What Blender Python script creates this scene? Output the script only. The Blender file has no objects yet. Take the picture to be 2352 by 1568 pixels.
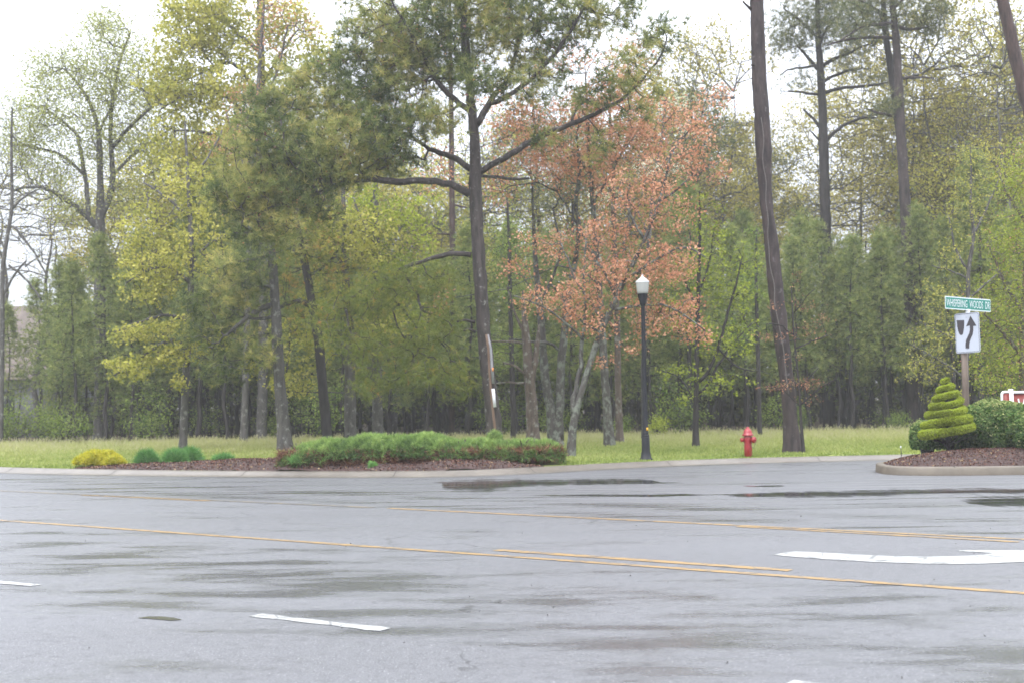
import bpy, math, random
import numpy as np
from mathutils import Matrix, Vector

# ------------------------------------------------------------------ camera, sky, sun, exposure
S = bpy.context.scene
COL = S.collection
FPX, W0, H0 = 2926.0, 2352.0, 1568.0        # focal length and frame in the units the photo was measured in
PITCH, ROLL, CAMH = math.radians(2.62), math.radians(-0.89), 1.5
cam_d = bpy.data.cameras.new("camera")
cam = bpy.data.objects.new("camera", cam_d); COL.objects.link(cam)
cam_d.sensor_width = 36.0
cam_d.lens = 36.0 * FPX / W0
cam_d.clip_end = 1500
MROT = Matrix.Rotation(math.radians(90) + PITCH, 3, 'X') @ Matrix.Rotation(ROLL, 3, 'Z')
cam.matrix_world = Matrix.Translation((0, 0, CAMH)) @ MROT.to_4x4()
cam_d.dof.use_dof = True
cam_d.dof.focus_distance = 13.5
cam_d.dof.aperture_fstop = 2.6
S.camera = cam

w = bpy.data.worlds.new("World"); S.world = w; w.use_nodes = True
SUN_EL, SUN_ROT = math.radians(52), math.radians(200)
nt = w.node_tree; nt.nodes.clear()
N = nt.nodes.new
out = N('ShaderNodeOutputWorld'); bg = N('ShaderNodeBackground'); bg.inputs['Strength'].default_value = 0.12
sky = N('ShaderNodeTexSky'); sky.sky_type = 'NISHITA'; sky.sun_disc = False
sky.sun_elevation = SUN_EL; sky.sun_rotation = SUN_ROT
tc = N('ShaderNodeTexCoord'); sp = N('ShaderNodeSeparateXYZ')
nt.links.new(tc.outputs['Generated'], sp.inputs[0])
mr = N('ShaderNodeMapRange'); mr.inputs['From Min'].default_value = 0.09; mr.inputs['From Max'].default_value = 0.75
mr.inputs['To Min'].default_value = 1.55; mr.inputs['To Max'].default_value = 12.3
nt.links.new(sp.outputs['Z'], mr.inputs['Value'])
cl = N('ShaderNodeVectorMath'); cl.operation = 'SCALE'; cl.inputs[0].default_value = (0.94, 0.97, 1.045)
nt.links.new(mr.outputs[0], cl.inputs['Scale'])
mx = N('ShaderNodeMix'); mx.data_type = 'RGBA'; mx.inputs[0].default_value = 0.90
nt.links.new(sky.outputs[0], mx.inputs[6]); nt.links.new(cl.outputs[0], mx.inputs[7])
nt.links.new(mx.outputs[2], bg.inputs[0]); nt.links.new(bg.outputs[0], out.inputs[0])

sl = bpy.data.lights.new("sun", 'SUN'); sl.energy = 0.6; sl.angle = math.radians(35); sl.color = (1, 0.97, 0.93)
so = bpy.data.objects.new("sun", sl); COL.objects.link(so)
so.rotation_euler = (math.radians(38), 0, math.radians(-20))

S.view_settings.view_transform = 'Standard'; S.view_settings.look = 'None'
S.view_settings.gamma = 1; S.view_settings.exposure = 1.93
S.render.engine = 'CYCLES'
S.cycles.max_bounces = 6; S.cycles.diffuse_bounces = 3; S.cycles.glossy_bounces = 3
S.cycles.transmission_bounces = 4; S.cycles.volume_bounces = 1; S.cycles.transparent_max_bounces = 8
S.cycles.caustics_reflective = False; S.cycles.caustics_refractive = False
S.cycles.use_denoising = True

# ------------------------------------------------------------------ measuring helpers
def ray(px, py):
    d = MROT @ Vector(((px - W0/2)/FPX, -(py - H0/2)/FPX, -1.0))
    return d
def at(px, py, Y):
    d = ray(px, py); t = Y/d.y
    return np.array([d.x*t, Y, CAMH + d.z*t])
def G(px, py, z=0.0):
    d = ray(px, py); t = (z - CAMH)/d.z
    return np.array([d.x*t, d.y*t, z])

RD = np.array([-0.809, 0.588]); RD /= np.linalg.norm(RD)     # direction of the main road

# ------------------------------------------------------------------ mesh helpers
class MB:
    def __init__(s): s.v = []; s.f = {3: [], 4: []}; s.t = []; s.n = 0; s.big = []
    def add(s, v, f, tone=0.5):
        v = np.asarray(v, float).reshape(-1, 3); f = np.asarray(f, int)
        s.f[f.shape[1]].append(f + s.n)
        s.v.append(v); s.n += len(v)
        s.t.append(np.broadcast_to(np.asarray(tone, float), (len(v),)).copy())
        return s
    def poly(s, v, tone=0.5):
        v = np.asarray(v, float).reshape(-1, 3)
        s.big.append(list(range(s.n, s.n + len(v)))); s.v.append(v); s.n += len(v); s.t.append(np.full(len(v), tone))
        return s
    def box(s, c, d, rot=None, tone=0.5):
        c = np.asarray(c, float); d = np.asarray(d, float)/2
        v = np.array([[x, y, z] for x in (-1, 1) for y in (-1, 1) for z in (-1, 1)], float)*d
        if rot is not None: v = v @ np.array(rot).T
        return s.add(v + c, [[0, 1, 3, 2], [4, 6, 7, 5], [0, 4, 5, 1], [2, 3, 7, 6], [0, 2, 6, 4], [1, 5, 7, 3]], tone)
    def tube(s, pts, rad, k=8, tone=0.5, cap=True, rough=0.0, rng=None):
        P = np.asarray(pts, float); n = len(P)
        R = np.broadcast_to(np.asarray(rad, float), (n,))
        T = np.gradient(P, axis=0); T /= (np.linalg.norm(T, axis=1, keepdims=True) + 1e-9)
        up = np.array([0, 1, 0.]) if abs(T[:, 2]).mean() > 0.6 else np.array([0, 0, 1.])
        A = np.cross(T, up); A /= (np.linalg.norm(A, axis=1, keepdims=True) + 1e-9); B = np.cross(T, A)
        a = np.arange(k)*2*math.pi/k
        rr = R[:, None]*np.ones((1, k))
        if rough and rng is not None: rr = rr*(1 + rough*rng.randn(n, k))
        V = P[:, None] + rr[..., None]*(A[:, None]*np.cos(a)[None, :, None] + B[:, None]*np.sin(a)[None, :, None])
        i = np.arange(n - 1)[:, None]*k; j = np.arange(k)[None]; j2 = (j + 1) % k
        F = np.stack([i + j, i + j2, i + k + j2, i + k + j], -1).reshape(-1, 4)
        base = s.n
        s.add(V.reshape(-1, 3), F, tone)
        if cap:
            s.big.append([base + q for q in range(k)][::-1]); s.big.append([base + (n-1)*k + q for q in range(k)])
        return s
    def lathe(s, c, prof, k=24, tone=0.5):
        c = np.asarray(c, float)
        return s.tube([c + [0, 0, z] for r, z in prof], [max(r, 1e-4) for r, z in prof], k, tone)
    def segs(s, P0, P1, r0, r1, k=4, tone=0.5):
        P0 = np.asarray(P0); P1 = np.asarray(P1); M = len(P0)
        if M == 0: return s
        T = P1 - P0; T /= (np.linalg.norm(T, axis=1, keepdims=True) + 1e-9)
        up = np.where(np.abs(T[:, 2:3]) > 0.8, np.array([[1, 0, 0.]]), np.array([[0, 0, 1.]]))
        A = np.cross(T, up); A /= (np.linalg.norm(A, axis=1, keepdims=True) + 1e-9); B = np.cross(T, A)
        a = np.arange(k)*2*math.pi/k; c = np.cos(a)[None, :, None]; sn = np.sin(a)[None, :, None]
        ring = A[:, None]*c + B[:, None]*sn
        V = np.concatenate([P0[:, None] + ring*np.asarray(r0).reshape(-1, 1, 1), P1[:, None] + ring*np.asarray(r1).reshape(-1, 1, 1)], 1)
        i = np.arange(M)[:, None]*2*k; j = np.arange(k)[None]; j2 = (j + 1) % k
        F = np.stack([i + j, i + j2, i + k + j2, i + k + j], -1).reshape(-1, 4)
        return s.add(V.reshape(-1, 3), F, tone)
    def build(s, name, mat, parent=None, origin=(0, 0, 0), smooth=False):
        V = np.concatenate(s.v) - np.asarray(origin, float)
        me = bpy.data.meshes.new(name)
        tri = np.concatenate(s.f[3]) if s.f[3] else np.zeros((0, 3), int)
        qd = np.concatenate(s.f[4]) if s.f[4] else np.zeros((0, 4), int)
        loops = np.concatenate([tri.ravel(), qd.ravel()] + [np.array(b, int) for b in s.big])
        tot = np.concatenate([np.full(len(tri), 3), np.full(len(qd), 4), np.array([len(b) for b in s.big], int)]).astype(int)
        st = np.concatenate([[0], np.cumsum(tot)[:-1]]).astype(int)
        me.vertices.add(len(V)); me.vertices.foreach_set('co', V.astype(np.float32).ravel())
        me.loops.add(len(loops)); me.loops.foreach_set('vertex_index', loops.astype(np.int32))
        me.polygons.add(len(tot)); me.polygons.foreach_set('loop_start', st.astype(np.int32))
        me.polygons.foreach_set('loop_total', tot.astype(np.int32))
        if smooth: me.polygons.foreach_set('use_smooth', np.ones(len(tot), bool))
        at_ = me.attributes.new('tone', 'FLOAT', 'POINT'); at_.data.foreach_set('value', np.concatenate(s.t).astype(np.float32))
        me.update(calc_edges=True); me.validate()
        me.materials.append(mat)
        o = bpy.data.objects.new(name, me); COL.objects.link(o)
        if parent is not None: o.parent = parent
        else: o.location = tuple(origin)
        return o

def thing(name, label, cat, loc, group=None):
    o = bpy.data.objects.new(name, None); COL.objects.link(o); o.location = tuple(loc)
    o.empty_display_size = 0.2
    o['label'] = label; o['category'] = cat
    if group: o['group'] = group
    return o
def tag(o, label=None, cat=None, group=None, kind=None):
    if label: o['label'] = label
    if cat: o['category'] = cat
    if group: o['group'] = group
    if kind: o['kind'] = kind
    return o
def copy_tree(root, loc, rz=0.0, sc=1.0, label=None):
    r = root.copy(); COL.objects.link(r); r.location = tuple(loc); r.rotation_euler = (0, 0, rz); r.scale = (sc, sc, sc)
    if label: r['label'] = label
    for ch in root.children:
        c = ch.copy(); COL.objects.link(c); c.parent = r
    return r

# ------------------------------------------------------------------ materials
def newmat(name):
    m = bpy.data.materials.new(name); m.use_nodes = True; m.node_tree.nodes.clear(); return m, m.node_tree
def lk(nt, a, b): nt.links.new(a, b)
def noise(nt, scale, detail=4, rough=0.55, mapscale=None, rotz=0.0, coord='Object'):
    tc = nt.nodes.new('ShaderNodeTexCoord'); mp = nt.nodes.new('ShaderNodeMapping')
    if mapscale: mp.inputs['Scale'].default_value = mapscale
    mp.inputs['Rotation'].default_value = (0, 0, rotz)
    n = nt.nodes.new('ShaderNodeTexNoise'); n.inputs['Scale'].default_value = scale
    n.inputs['Detail'].default_value = detail; n.inputs['Roughness'].default_value = rough
    lk(nt, tc.outputs[coord], mp.inputs[0]); lk(nt, mp.outputs[0], n.inputs['Vector'])
    return n.outputs['Fac']
def ramp(nt, fac, stops):
    r = nt.nodes.new('ShaderNodeValToRGB'); e = r.color_ramp.elements
    while len(e) > 1: e.remove(e[-1])
    for i, (p, c) in enumerate(stops):
        q = e[0] if i == 0 else e.new(p)
        q.position = p; q.color = (*c, 1) if len(c) == 3 else c
    lk(nt, fac, r.inputs[0]); return r.outputs[0]
def maprange(nt, v, a, b, c, d, smooth=False):
    m = nt.nodes.new('ShaderNodeMapRange')
    if smooth: m.interpolation_type = 'SMOOTHSTEP'
    for i, x in zip(('From Min', 'From Max', 'To Min', 'To Max'), (a, b, c, d)): m.inputs[i].default_value = x
    lk(nt, v, m.inputs['Value']); return m.outputs[0]
def math_(nt, op, a, b=None):
    m = nt.nodes.new('ShaderNodeMath'); m.operation = op
    for i, x in enumerate((a, b)):
        if x is None: continue
        if isinstance(x, (int, float)): m.inputs[i].default_value = x
        else: lk(nt, x, m.inputs[i])
    return m.outputs[0]
def mixc(nt, f, a, b):
    m = nt.nodes.new('ShaderNodeMix'); m.data_type = 'RGBA'
    for i, x in ((0, f), (6, a), (7, b)):
        if isinstance(x, (int, float)): m.inputs[i].default_value = x
        elif isinstance(x, tuple): m.inputs[i].default_value = (*x, 1)
        else: lk(nt, x, m.inputs[i])
    return m.outputs[2]
def bumpn(nt, h, strength, dist):
    b = nt.nodes.new('ShaderNodeBump'); b.inputs['Strength'].default_value = strength; b.inputs['Distance'].default_value = dist
    lk(nt, h, b.inputs['Height']); return b.outputs[0]
def princ(nt, color, rough=0.6, normal=None, spec=0.5, coat=0.0):
    p = nt.nodes.new('ShaderNodeBsdfPrincipled'); o = nt.nodes.new('ShaderNodeOutputMaterial')
    if isinstance(color, tuple): p.inputs['Base Color'].default_value = (*color, 1)
    else: lk(nt, color, p.inputs['Base Color'])
    if isinstance(rough, (int, float)): p.inputs['Roughness'].default_value = rough
    else: lk(nt, rough, p.inputs['Roughness'])
    p.inputs['Specular IOR Level'].default_value = spec; p.inputs['Coat Weight'].default_value = coat
    if normal is not None: lk(nt, normal, p.inputs['Normal'])
    lk(nt, p.outputs[0], o.inputs[0]); return p
def paint(name, c, rough=0.5, var=0.12, scale=6, spec=0.5, bump=0.0):
    m, nt = newmat(name)
    n = noise(nt, scale, 5, 0.6)
    col = mixc(nt, maprange(nt, n, 0.3, 0.7, 0, 1), tuple(x*(1 - var) for x in c), tuple(min(1, x*(1 + var)) for x in c))
    princ(nt, col, rough, bumpn(nt, noise(nt, scale*8, 3), bump, 0.01) if bump else None, spec)
    return m
def bark(name, a, b, lichen=0.0, lc=(0.30, 0.33, 0.26), sc=10.0, bs=0.6):
    m, nt = newmat(name)
    n1 = noise(nt, sc, 6, 0.65, (1, 1, 0.22)); n2 = noise(nt, 2.2, 3, 0.5)
    col = mixc(nt, maprange(nt, n1, 0.36, 0.64, 0, 1), a, b)
    col = mixc(nt, maprange(nt, n2, 0.35, 0.7, 0, 0.35), col, tuple((x + y)*0.6 for x, y in zip(a, b)))
    if lichen:
        n3 = noise(nt, 7.0, 5, 0.7, (1, 1, 0.7))
        col = mixc(nt, maprange(nt, n3, 0.62 - lichen*0.3, 0.68 - lichen*0.25, 0, 0.85), col, lc)
    princ(nt, col, 0.8, bumpn(nt, n1, bs, 0.03), 0.3)
    return m
def leaf(name, stops, trans=0.3, rough=0.6):
    m, nt = newmat(name)
    a = nt.nodes.new('ShaderNodeAttribute'); a.attribute_name = 'tone'
    c = ramp(nt, a.outputs['Fac'], stops)
    d = nt.nodes.new('ShaderNodeBsdfDiffuse'); t = nt.nodes.new('ShaderNodeBsdfTranslucent')
    mx = nt.nodes.new('ShaderNodeMixShader'); mx.inputs[0].default_value = trans
    o = nt.nodes.new('ShaderNodeOutputMaterial')
    lk(nt, c, d.inputs[0]); lk(nt, c, t.inputs[0]); lk(nt, d.outputs[0], mx.inputs[1]); lk(nt, t.outputs[0], mx.inputs[2])
    lk(nt, mx.outputs[0], o.inputs[0]); return m

M = {}
M['bark_pine'] = bark('pine_bark', (0.016, 0.0135, 0.013), (0.062, 0.05, 0.046), 0.08, (0.19, 0.19, 0.17))
M['bark_big'] = bark('scaly_bark', (0.010, 0.008, 0.008), (0.055, 0.040, 0.038), 0.03, (0.10, 0.09, 0.09), 8)
M['bark_grey'] = bark('grey_bark', (0.032, 0.03, 0.028), (0.085, 0.078, 0.072), 0.2, (0.19, 0.19, 0.17))
M['bark_lichen'] = bark('lichen_bark', (0.028, 0.025, 0.023), (0.07, 0.063, 0.056), 0.42, (0.14, 0.155, 0.125))
M['bark_dark'] = bark('dark_bark', (0.010, 0.0085, 0.0085), (0.032, 0.027, 0.026), 0.0)
M['bark_red'] = bark('reddish_bark', (0.02, 0.013, 0.012), (0.065, 0.041, 0.036), 0.0)
M['bark_brown'] = bark('brown_bark', (0.035, 0.027, 0.022), (0.11, 0.082, 0.065), 0.25, (0.19, 0.19, 0.16))
M['n_main'] = leaf('pine_needles', [(0, (0.06, 0.09, 0.035)), (0.3, (0.14, 0.175, 0.055)), (0.65, (0.29, 0.31, 0.10)), (0.97, (0.48, 0.42, 0.14))], 0.5)
M['n_lower'] = leaf('yellowed_needles', [(0, (0.10, 0.14, 0.035)), (0.5, (0.19, 0.22, 0.05)), (0.85, (0.30, 0.29, 0.065)), (1, (0.48, 0.25, 0.08))], 0.4)
M['n_young'] = leaf('young_needles', [(0, (0.10, 0.14, 0.05)), (0.5, (0.20, 0.25, 0.08)), (1, (0.35, 0.37, 0.12))], 0.5)
M['n_tall'] = leaf('tall_needles', [(0, (0.065, 0.08, 0.04)), (0.5, (0.125, 0.145, 0.065)), (1, (0.22, 0.22, 0.09))], 0.4)
M['l_yellow'] = leaf('yellow_leaves', [(0, (0.21, 0.225, 0.05)), (0.5, (0.36, 0.355, 0.07)), (1, (0.50, 0.46, 0.12))], 0.4)
M['l_lime'] = leaf('lime_leaves', [(0, (0.14, 0.18, 0.025)), (0.5, (0.26, 0.31, 0.04)), (1, (0.38, 0.42, 0.07))], 0.4)
M['l_olive'] = leaf('olive_leaves', [(0, (0.16, 0.145, 0.04)), (0.5, (0.30, 0.27, 0.07)), (1, (0.45, 0.39, 0.10))], 0.5)
M['l_pale'] = leaf('pale_leaves', [(0, (0.18, 0.19, 0.07)), (0.5, (0.29, 0.31, 0.10)), (1, (0.40, 0.42, 0.14))], 0.4)
M['l_orange'] = leaf('orange_leaves', [(0, (0.18, 0.18, 0.06)), (0.14, (0.27, 0.21, 0.09)), (0.24, (0.38, 0.18, 0.10)), (0.65, (0.54, 0.255, 0.15)), (1, (0.66, 0.38, 0.24))], 0.45)
M['l_green'] = leaf('green_leaves', [(0, (0.07, 0.12, 0.03)), (0.5, (0.16, 0.22, 0.05)), (1, (0.27, 0.33, 0.08))], 0.4)
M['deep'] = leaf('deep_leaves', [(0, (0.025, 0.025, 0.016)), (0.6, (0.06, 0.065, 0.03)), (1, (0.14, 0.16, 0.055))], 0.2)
M['l_white'] = leaf('white_blossom', [(0, (0.45, 0.48, 0.30)), (1, (0.75, 0.76, 0.62))], 0.3)
M['cone'] = paint('cone', (0.11, 0.04, 0.025), 0.8)
M['budm'] = paint('pollen_bud', (0.55, 0.22, 0.07), 0.8)

# ------------------------------------------------------------------ foliage and branching
def unit(v): return v/(np.linalg.norm(v, axis=-1, keepdims=True) + 1e-9)
def tufts(mb, C, D, n, length, width, rng, bias=0.8, tone=None, tvar=0.12):
    C = np.asarray(C); Nn = len(C)
    if Nn == 0: return
    tone = rng.rand(Nn) if tone is None else np.asarray(tone)
    d = unit(unit(rng.randn(Nn, n, 3)) + bias*D[:, None])
    L = length*(0.7 + 0.5*rng.rand(Nn, n, 1))
    side = unit(np.cross(d, rng.randn(Nn, n, 3)))*width*0.5
    c = C[:, None] + d*L*0.05
    V = np.stack([c - side, c + side, c + d*L], 2)
    F = np.arange(Nn*n*3).reshape(-1, 3)
    T = np.clip(tone[:, None] + tvar*rng.randn(Nn, n), 0, 1)
    mb.add(V.reshape(-1, 3), F, np.repeat(T.ravel(), 3))
def leaves(mb, C, spread, n, size, rng, tone=None, tvar=0.15, flat=0.0):
    C = np.asarray(C); Nn = len(C)
    if Nn == 0: return
    tone = rng.rand(Nn) if tone is None else np.asarray(tone)
    off = rng.randn(Nn, n, 3)*spread; off[..., 2] *= (1 - flat*0.6)
    p = C[:, None] + off
    u = unit(rng.randn(Nn, n, 3)); v = unit(np.cross(u, rng.randn(Nn, n, 3)))
    s = size*(0.6 + 0.8*rng.rand(Nn, n, 1))
    V = np.stack([p - u*s*0.5, p - v*s*0.32, p + u*s*0.5, p + v*s*0.32], 2)
    F = np.arange(Nn*n*4).reshape(-1, 4)
    T = np.clip(tone[:, None] + tvar*rng.randn(Nn, n), 0, 1)
    mb.add(V.reshape(-1, 3), F, np.repeat(T.ravel(), 4))
def resample(P, R, step):
    P = np.asarray(P, float); R = np.asarray(R, float)
    d = np.r_[0, np.cumsum(np.linalg.norm(np.diff(P, axis=0), axis=1))]
    n = max(2, int(d[-1]/step) + 1); t = np.linspace(0, d[-1], n)
    # smooth (Catmull-like) via cubic interpolation of each axis
    Q = np.stack([np.interp(t, d, P[:, i]) for i in range(3)], 1)
    for _ in range(2):
        if n > 3: Q[1:-1] = 0.25*Q[:-2] + 0.5*Q[1:-1] + 0.25*Q[2:]
    return Q, np.interp(t, d, R)
def grow(skel, targets, rng, alpha=0.35, r0=0.006, up=0.4, sag=0.06, rpow=0.42, rmax=0.09, jit=0.08):
    """connect every target to the nearest part of the growing tree; returns segments and the twig ends"""
    P = [p for p in skel]; base = len(P)
    P = np.array(P); par = [-1]*base; plen = [0.0]*base
    cap = base + 2*len(targets); A = np.zeros((cap, 3)); A[:base] = P; PL = np.zeros(cap); n = base
    tg = np.asarray(targets)
    dmin = np.array([np.min(np.linalg.norm(P - t, axis=1)) for t in tg])
    ends = []
    for i in np.argsort(dmin):
        t = tg[i]; d = np.linalg.norm(A[:n] - t, axis=1)
        cost = d + alpha*PL[:n] + up*np.maximum(0, A[:n, 2] - t[2])
        k = int(np.argmin(cost)); L = d[k]
        mid = (A[k] + t)/2 + rng.randn(3)*jit*L + np.array([0, 0, -sag*L])
        A[n] = mid; PL[n] = PL[k] + L/2; par.append(k)
        A[n+1] = t; PL[n+1] = PL[k] + L; par.append(n); ends.append(n+1); n += 2
    cnt = np.zeros(n); cnt[ends] += 1
    for j in range(n-1, base-1, -1):
        if par[j] >= base: cnt[par[j]] += cnt[j]
    rad = np.minimum(r0*np.maximum(cnt, 1)**rpow, rmax)
    ch = np.arange(base, n); pa = np.array(par)[ch]
    r1 = rad[ch]; rp = np.where(pa >= base, np.minimum(rad[np.maximum(pa, 0)], r1*1.5), r1*1.15)
    dirs = unit(A[ch] - A[pa])
    e = np.array(ends)
    return A[pa], A[ch], rp, r1, A[e], unit(A[e] - A[np.array(par)[e]])
def blob_pts(blobs, rng, dens=1.45):
    """blobs: (px, py, rx, ry, Y, dY, n) in photo units at depth Y"""
    out = []
    for (cx, cy, rx, ry, Y, dY, n) in blobs:
        c = at(cx, cy, Y); q = unit(rng.randn(max(1, int(n*dens)), 3))*(rng.rand(max(1, int(n*dens)), 1)**(1/2.4))
        out.append(c + q*np.array([rx*Y/FPX, dY, ry*Y/FPX]))
    return np.concatenate(out)
def poly3(pts, Y, dY=0.0):
    """(px, py, radius px) along a limb at depth Y, drifting by dY towards its tip"""
    n = len(pts); P = []; R = []
    for i, (x, y, r) in enumerate(pts):
        yy = Y + dY*(i/(n-1))**1.2; P.append(at(x, y, yy)); R.append(r*yy/FPX)
    return np.array(P), np.array(R)

def drawn_tree(name, label, cat, trunk, limbs, Y, blobs, bmat, fol, seed, group=None, flare=1.35, r0=0.006, alpha=0.35,
               up=0.4, sag=0.06, trunk_lean=0.0, rough=0.05, rmax=0.07):
    """trunk: [(px,py,r)] from the ground up; limbs: [([(px,py,r)...], dY)]; fol: function(mb, ends, dirs, rng)"""
    rng = np.random.RandomState(seed)
    P, R = poly3(trunk, Y, trunk_lean)
    base = P[0].copy(); base[2] = 0.1
    P0 = P[0].copy(); P0[2] = -0.25
    R0 = R[0]*flare
    P = np.concatenate([[P0], P]); R = np.concatenate([[R0], R]); 
    root = thing(name, label, cat, base, group)
    tm = MB(); sk = []
    Q, RR = resample(P, R, 0.25)
    dz = Q[:, 2] - 0.1
    RR = RR*(1 + 0.35*np.exp(-np.maximum(dz, 0)/0.22))
    tm.tube(Q, RR, 14, 0.5, rough=rough, rng=rng)
    sk.append(Q[Q[:, 2] > min(1.6, Q[:, 2].max()*0.4)])
    for pts, dY in limbs:
        p, r = poly3(pts, Y, dY); q, rr = resample(p, r, 0.2)
        q[1:-1] += rng.randn(len(q)-2, 3)*0.012
        tm.tube(q, rr, 8, 0.5, rough=0.05, rng=rng); sk.append(q)
    sk = np.concatenate(sk)
    if blobs:
        T = blob_pts(blobs, rng)
        a, b, ra, rb, E, D = grow(sk, T, rng, alpha, r0, up, sag, rmax=rmax)
        tm.segs(a, b, ra, rb, 5)
        mids = (a + b)/2
    tm.build('trunk', bmat, root, base, smooth=True)
    if blobs and fol:
        for nm, mt, fn in fol:
            cm = MB(); fn(cm, E, D, rng); 
            if cm.n: cm.build(nm, mt, root, base)
    return root

# ================================================================== SETTING
# ---- ground
m, nt = newmat('forest_floor')
n = noise(nt, 1.3, 6, 0.7); n2 = noise(nt, 14, 4, 0.6)
c = mixc(nt, maprange(nt, n, 0.3, 0.7, 0, 1), (0.045, 0.032, 0.024), (0.09, 0.07, 0.045))
c = mixc(nt, maprange(nt, n2, 0.4, 0.7, 0, 0.5), c, (0.13, 0.09, 0.06)); princ(nt, c, 0.9, None, 0.2)
M['floor'] = m
g = MB(); 
xs = np.linspace(-420, 420, 43); ys = np.linspace(-60, 520, 30)
X, Y = np.meshgrid(xs, ys); V = np.stack([X, Y, np.full_like(X, -0.06)], -1).reshape(-1, 3)
idx = np.arange(len(V)).reshape(X.shape)
g.add(V, np.stack([idx[:-1, :-1], idx[:-1, 1:], idx[1:, 1:], idx[1:, :-1]], -1).reshape(-1, 4))
tag(g.build('ground', M['floor']), kind='structure')

# ---- wet asphalt
ROT = -math.atan2(RD[1], RD[0])
m, nt = newmat('wet_asphalt')
spk = noise(nt, 62, 3, 0.75); spk2 = noise(nt, 75, 2, 0.5)
fine = noise(nt, 38, 3, 0.6)
wear = noise(nt, 0.35, 5, 0.6, (0.25, 1.0, 1), ROT)
# water film drawn out along the wheel tracks
st1a = noise(nt, 1.9, 4, 0.52, (0.34, 1.0, 1), ROT); st1b = noise(nt, 2.6, 4, 0.5, (0.06, 1.0, 1), ROT)
st2 = noise(nt, 7.0, 5, 0.65, (0.30, 1.0, 1), ROT)
tcr = nt.nodes.new('ShaderNodeTexCoord'); mpr = nt.nodes.new('ShaderNodeMapping'); mpr.inputs['Rotation'].default_value = (0, 0, ROT)
spx = nt.nodes.new('ShaderNodeSeparateXYZ'); lk(nt, tcr.outputs['Object'], mpr.inputs[0]); lk(nt, mpr.outputs[0], spx.inputs[0])
def across(px, py):
    q = G(px, py); return q[0]*math.sin(ROT) + q[1]*math.cos(ROT)
edges = [(1176, 1568, .42), (1176, 1480, .54), (1176, 1400, .62), (1176, 1330, .58), (1176, 1290, .44), (1176, 1262, .36), (1176, 1215, .34), (1176, 1180, .38), (1176, 1172, .62), (1176, 1158, .40), (1176, 1150, .62), (1176, 1138, .42), (1176, 1128, .50), (1176, 1112, .40)]
lo_, hi_ = across(*edges[0][:2]), across(*edges[-1][:2])
u01 = maprange(nt, spx.outputs['Y'], lo_, hi_, 0, 1)
farw = maprange(nt, spx.outputs['Y'], across(1176, 1215), across(1176, 1165), 0, 1)
mf = nt.nodes.new('ShaderNodeMix'); lk(nt, farw, mf.inputs[0]); lk(nt, st1a, mf.inputs[2]); lk(nt, st1b, mf.inputs[3]); st1 = mf.outputs[0]
trk = ramp(nt, u01, [((across(a_, b_) - lo_)/(hi_ - lo_), (v_, v_, v_)) for a_, b_, v_ in edges])
zone = noise(nt, 0.16, 3, 0.5, (0.5, 1.0, 1), ROT)
film = math_(nt, 'ADD', math_(nt, 'MULTIPLY', st1, 0.72), math_(nt, 'ADD', math_(nt, 'MULTIPLY', st2, 0.14), math_(nt, 'ADD', math_(nt, 'MULTIPLY', zone, 0.20), math_(nt, 'MULTIPLY', trk, 0.42))))
wet = maprange(nt, film, 0.685, 0.90, 0, 1, True)
base = mixc(nt, maprange(nt, spk, 0.40, 0.62, 0, 1), (0.018, 0.018, 0.020), (0.115, 0.117, 0.124))
base = mixc(nt, maprange(nt, wear, 0.3, 0.7, 0, 0.5), base, (0.105, 0.107, 0.117))
med = noise(nt, 16, 5, 0.75, (0.5, 1, 1), ROT); base = mixc(nt, maprange(nt, med, 0.38, 0.62, 0, 0.3), base, (0.12, 0.12, 0.127)); base = mixc(nt, maprange(nt, noise(nt, 9, 4, 0.7), 0.52, 0.72, 0, 0.6), base, (0.03, 0.03, 0.033))
base = mixc(nt, maprange(nt, spk2, 0.66, 0.72, 0, 0.9), base, (0.45, 0.45, 0.45))
rgh = maprange(nt, wet, 0, 1, 0.50, 0.17)
vo = nt.nodes.new('ShaderNodeTexVoronoi'); vo.feature = 'DISTANCE_TO_EDGE'; vo.inputs['Scale'].default_value = 0.30
tcv = nt.nodes.new('ShaderNodeTexCoord'); vm = nt.nodes.new('ShaderNodeVectorMath'); vm.operation = 'ADD'
nz = nt.nodes.new('ShaderNodeTexNoise'); nz.inputs['Scale'].default_value = 1.4; nz.inputs['Detail'].default_value = 6; lk(nt, tcv.outputs['Object'], nz.inputs['Vector'])
lk(nt, tcv.outputs['Object'], vm.inputs[0]); lk(nt, nz.outputs['Color'], vm.inputs[1]); lk(nt, vm.outputs[0], vo.inputs['Vector'])
ck = math_(nt, 'MULTIPLY', maprange(nt, vo.outputs['Distance'], 0.0015, 0.004, 1, 0), maprange(nt, noise(nt, 0.5, 2), 0.50, 0.58, 0, 0.7))
base = mixc(nt, ck, base, (0.012, 0.012, 0.013))
hb = math_(nt, 'ADD', math_(nt, 'MULTIPLY', spk, 0.7), math_(nt, 'MULTIPLY', fine, 0.6))
bst = nt.nodes.new('ShaderNodeBump'); bst.inputs['Distance'].default_value = 0.006
lk(nt, hb, bst.inputs['Height']); lk(nt, maprange(nt, wet, 0, 1, 1.0, 0.2), bst.inputs['Strength'])
princ(nt, base, rgh, bst.outputs[0], 0.5)
M['asphalt'] = m
g = MB(); g.add([[-100, -30, 0], [100, -30, 0], [100, 90, 0], [-100, 90, 0]], [[0, 1, 2, 3]])
tag(g.build('road', M['asphalt']), kind='structure')

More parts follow.
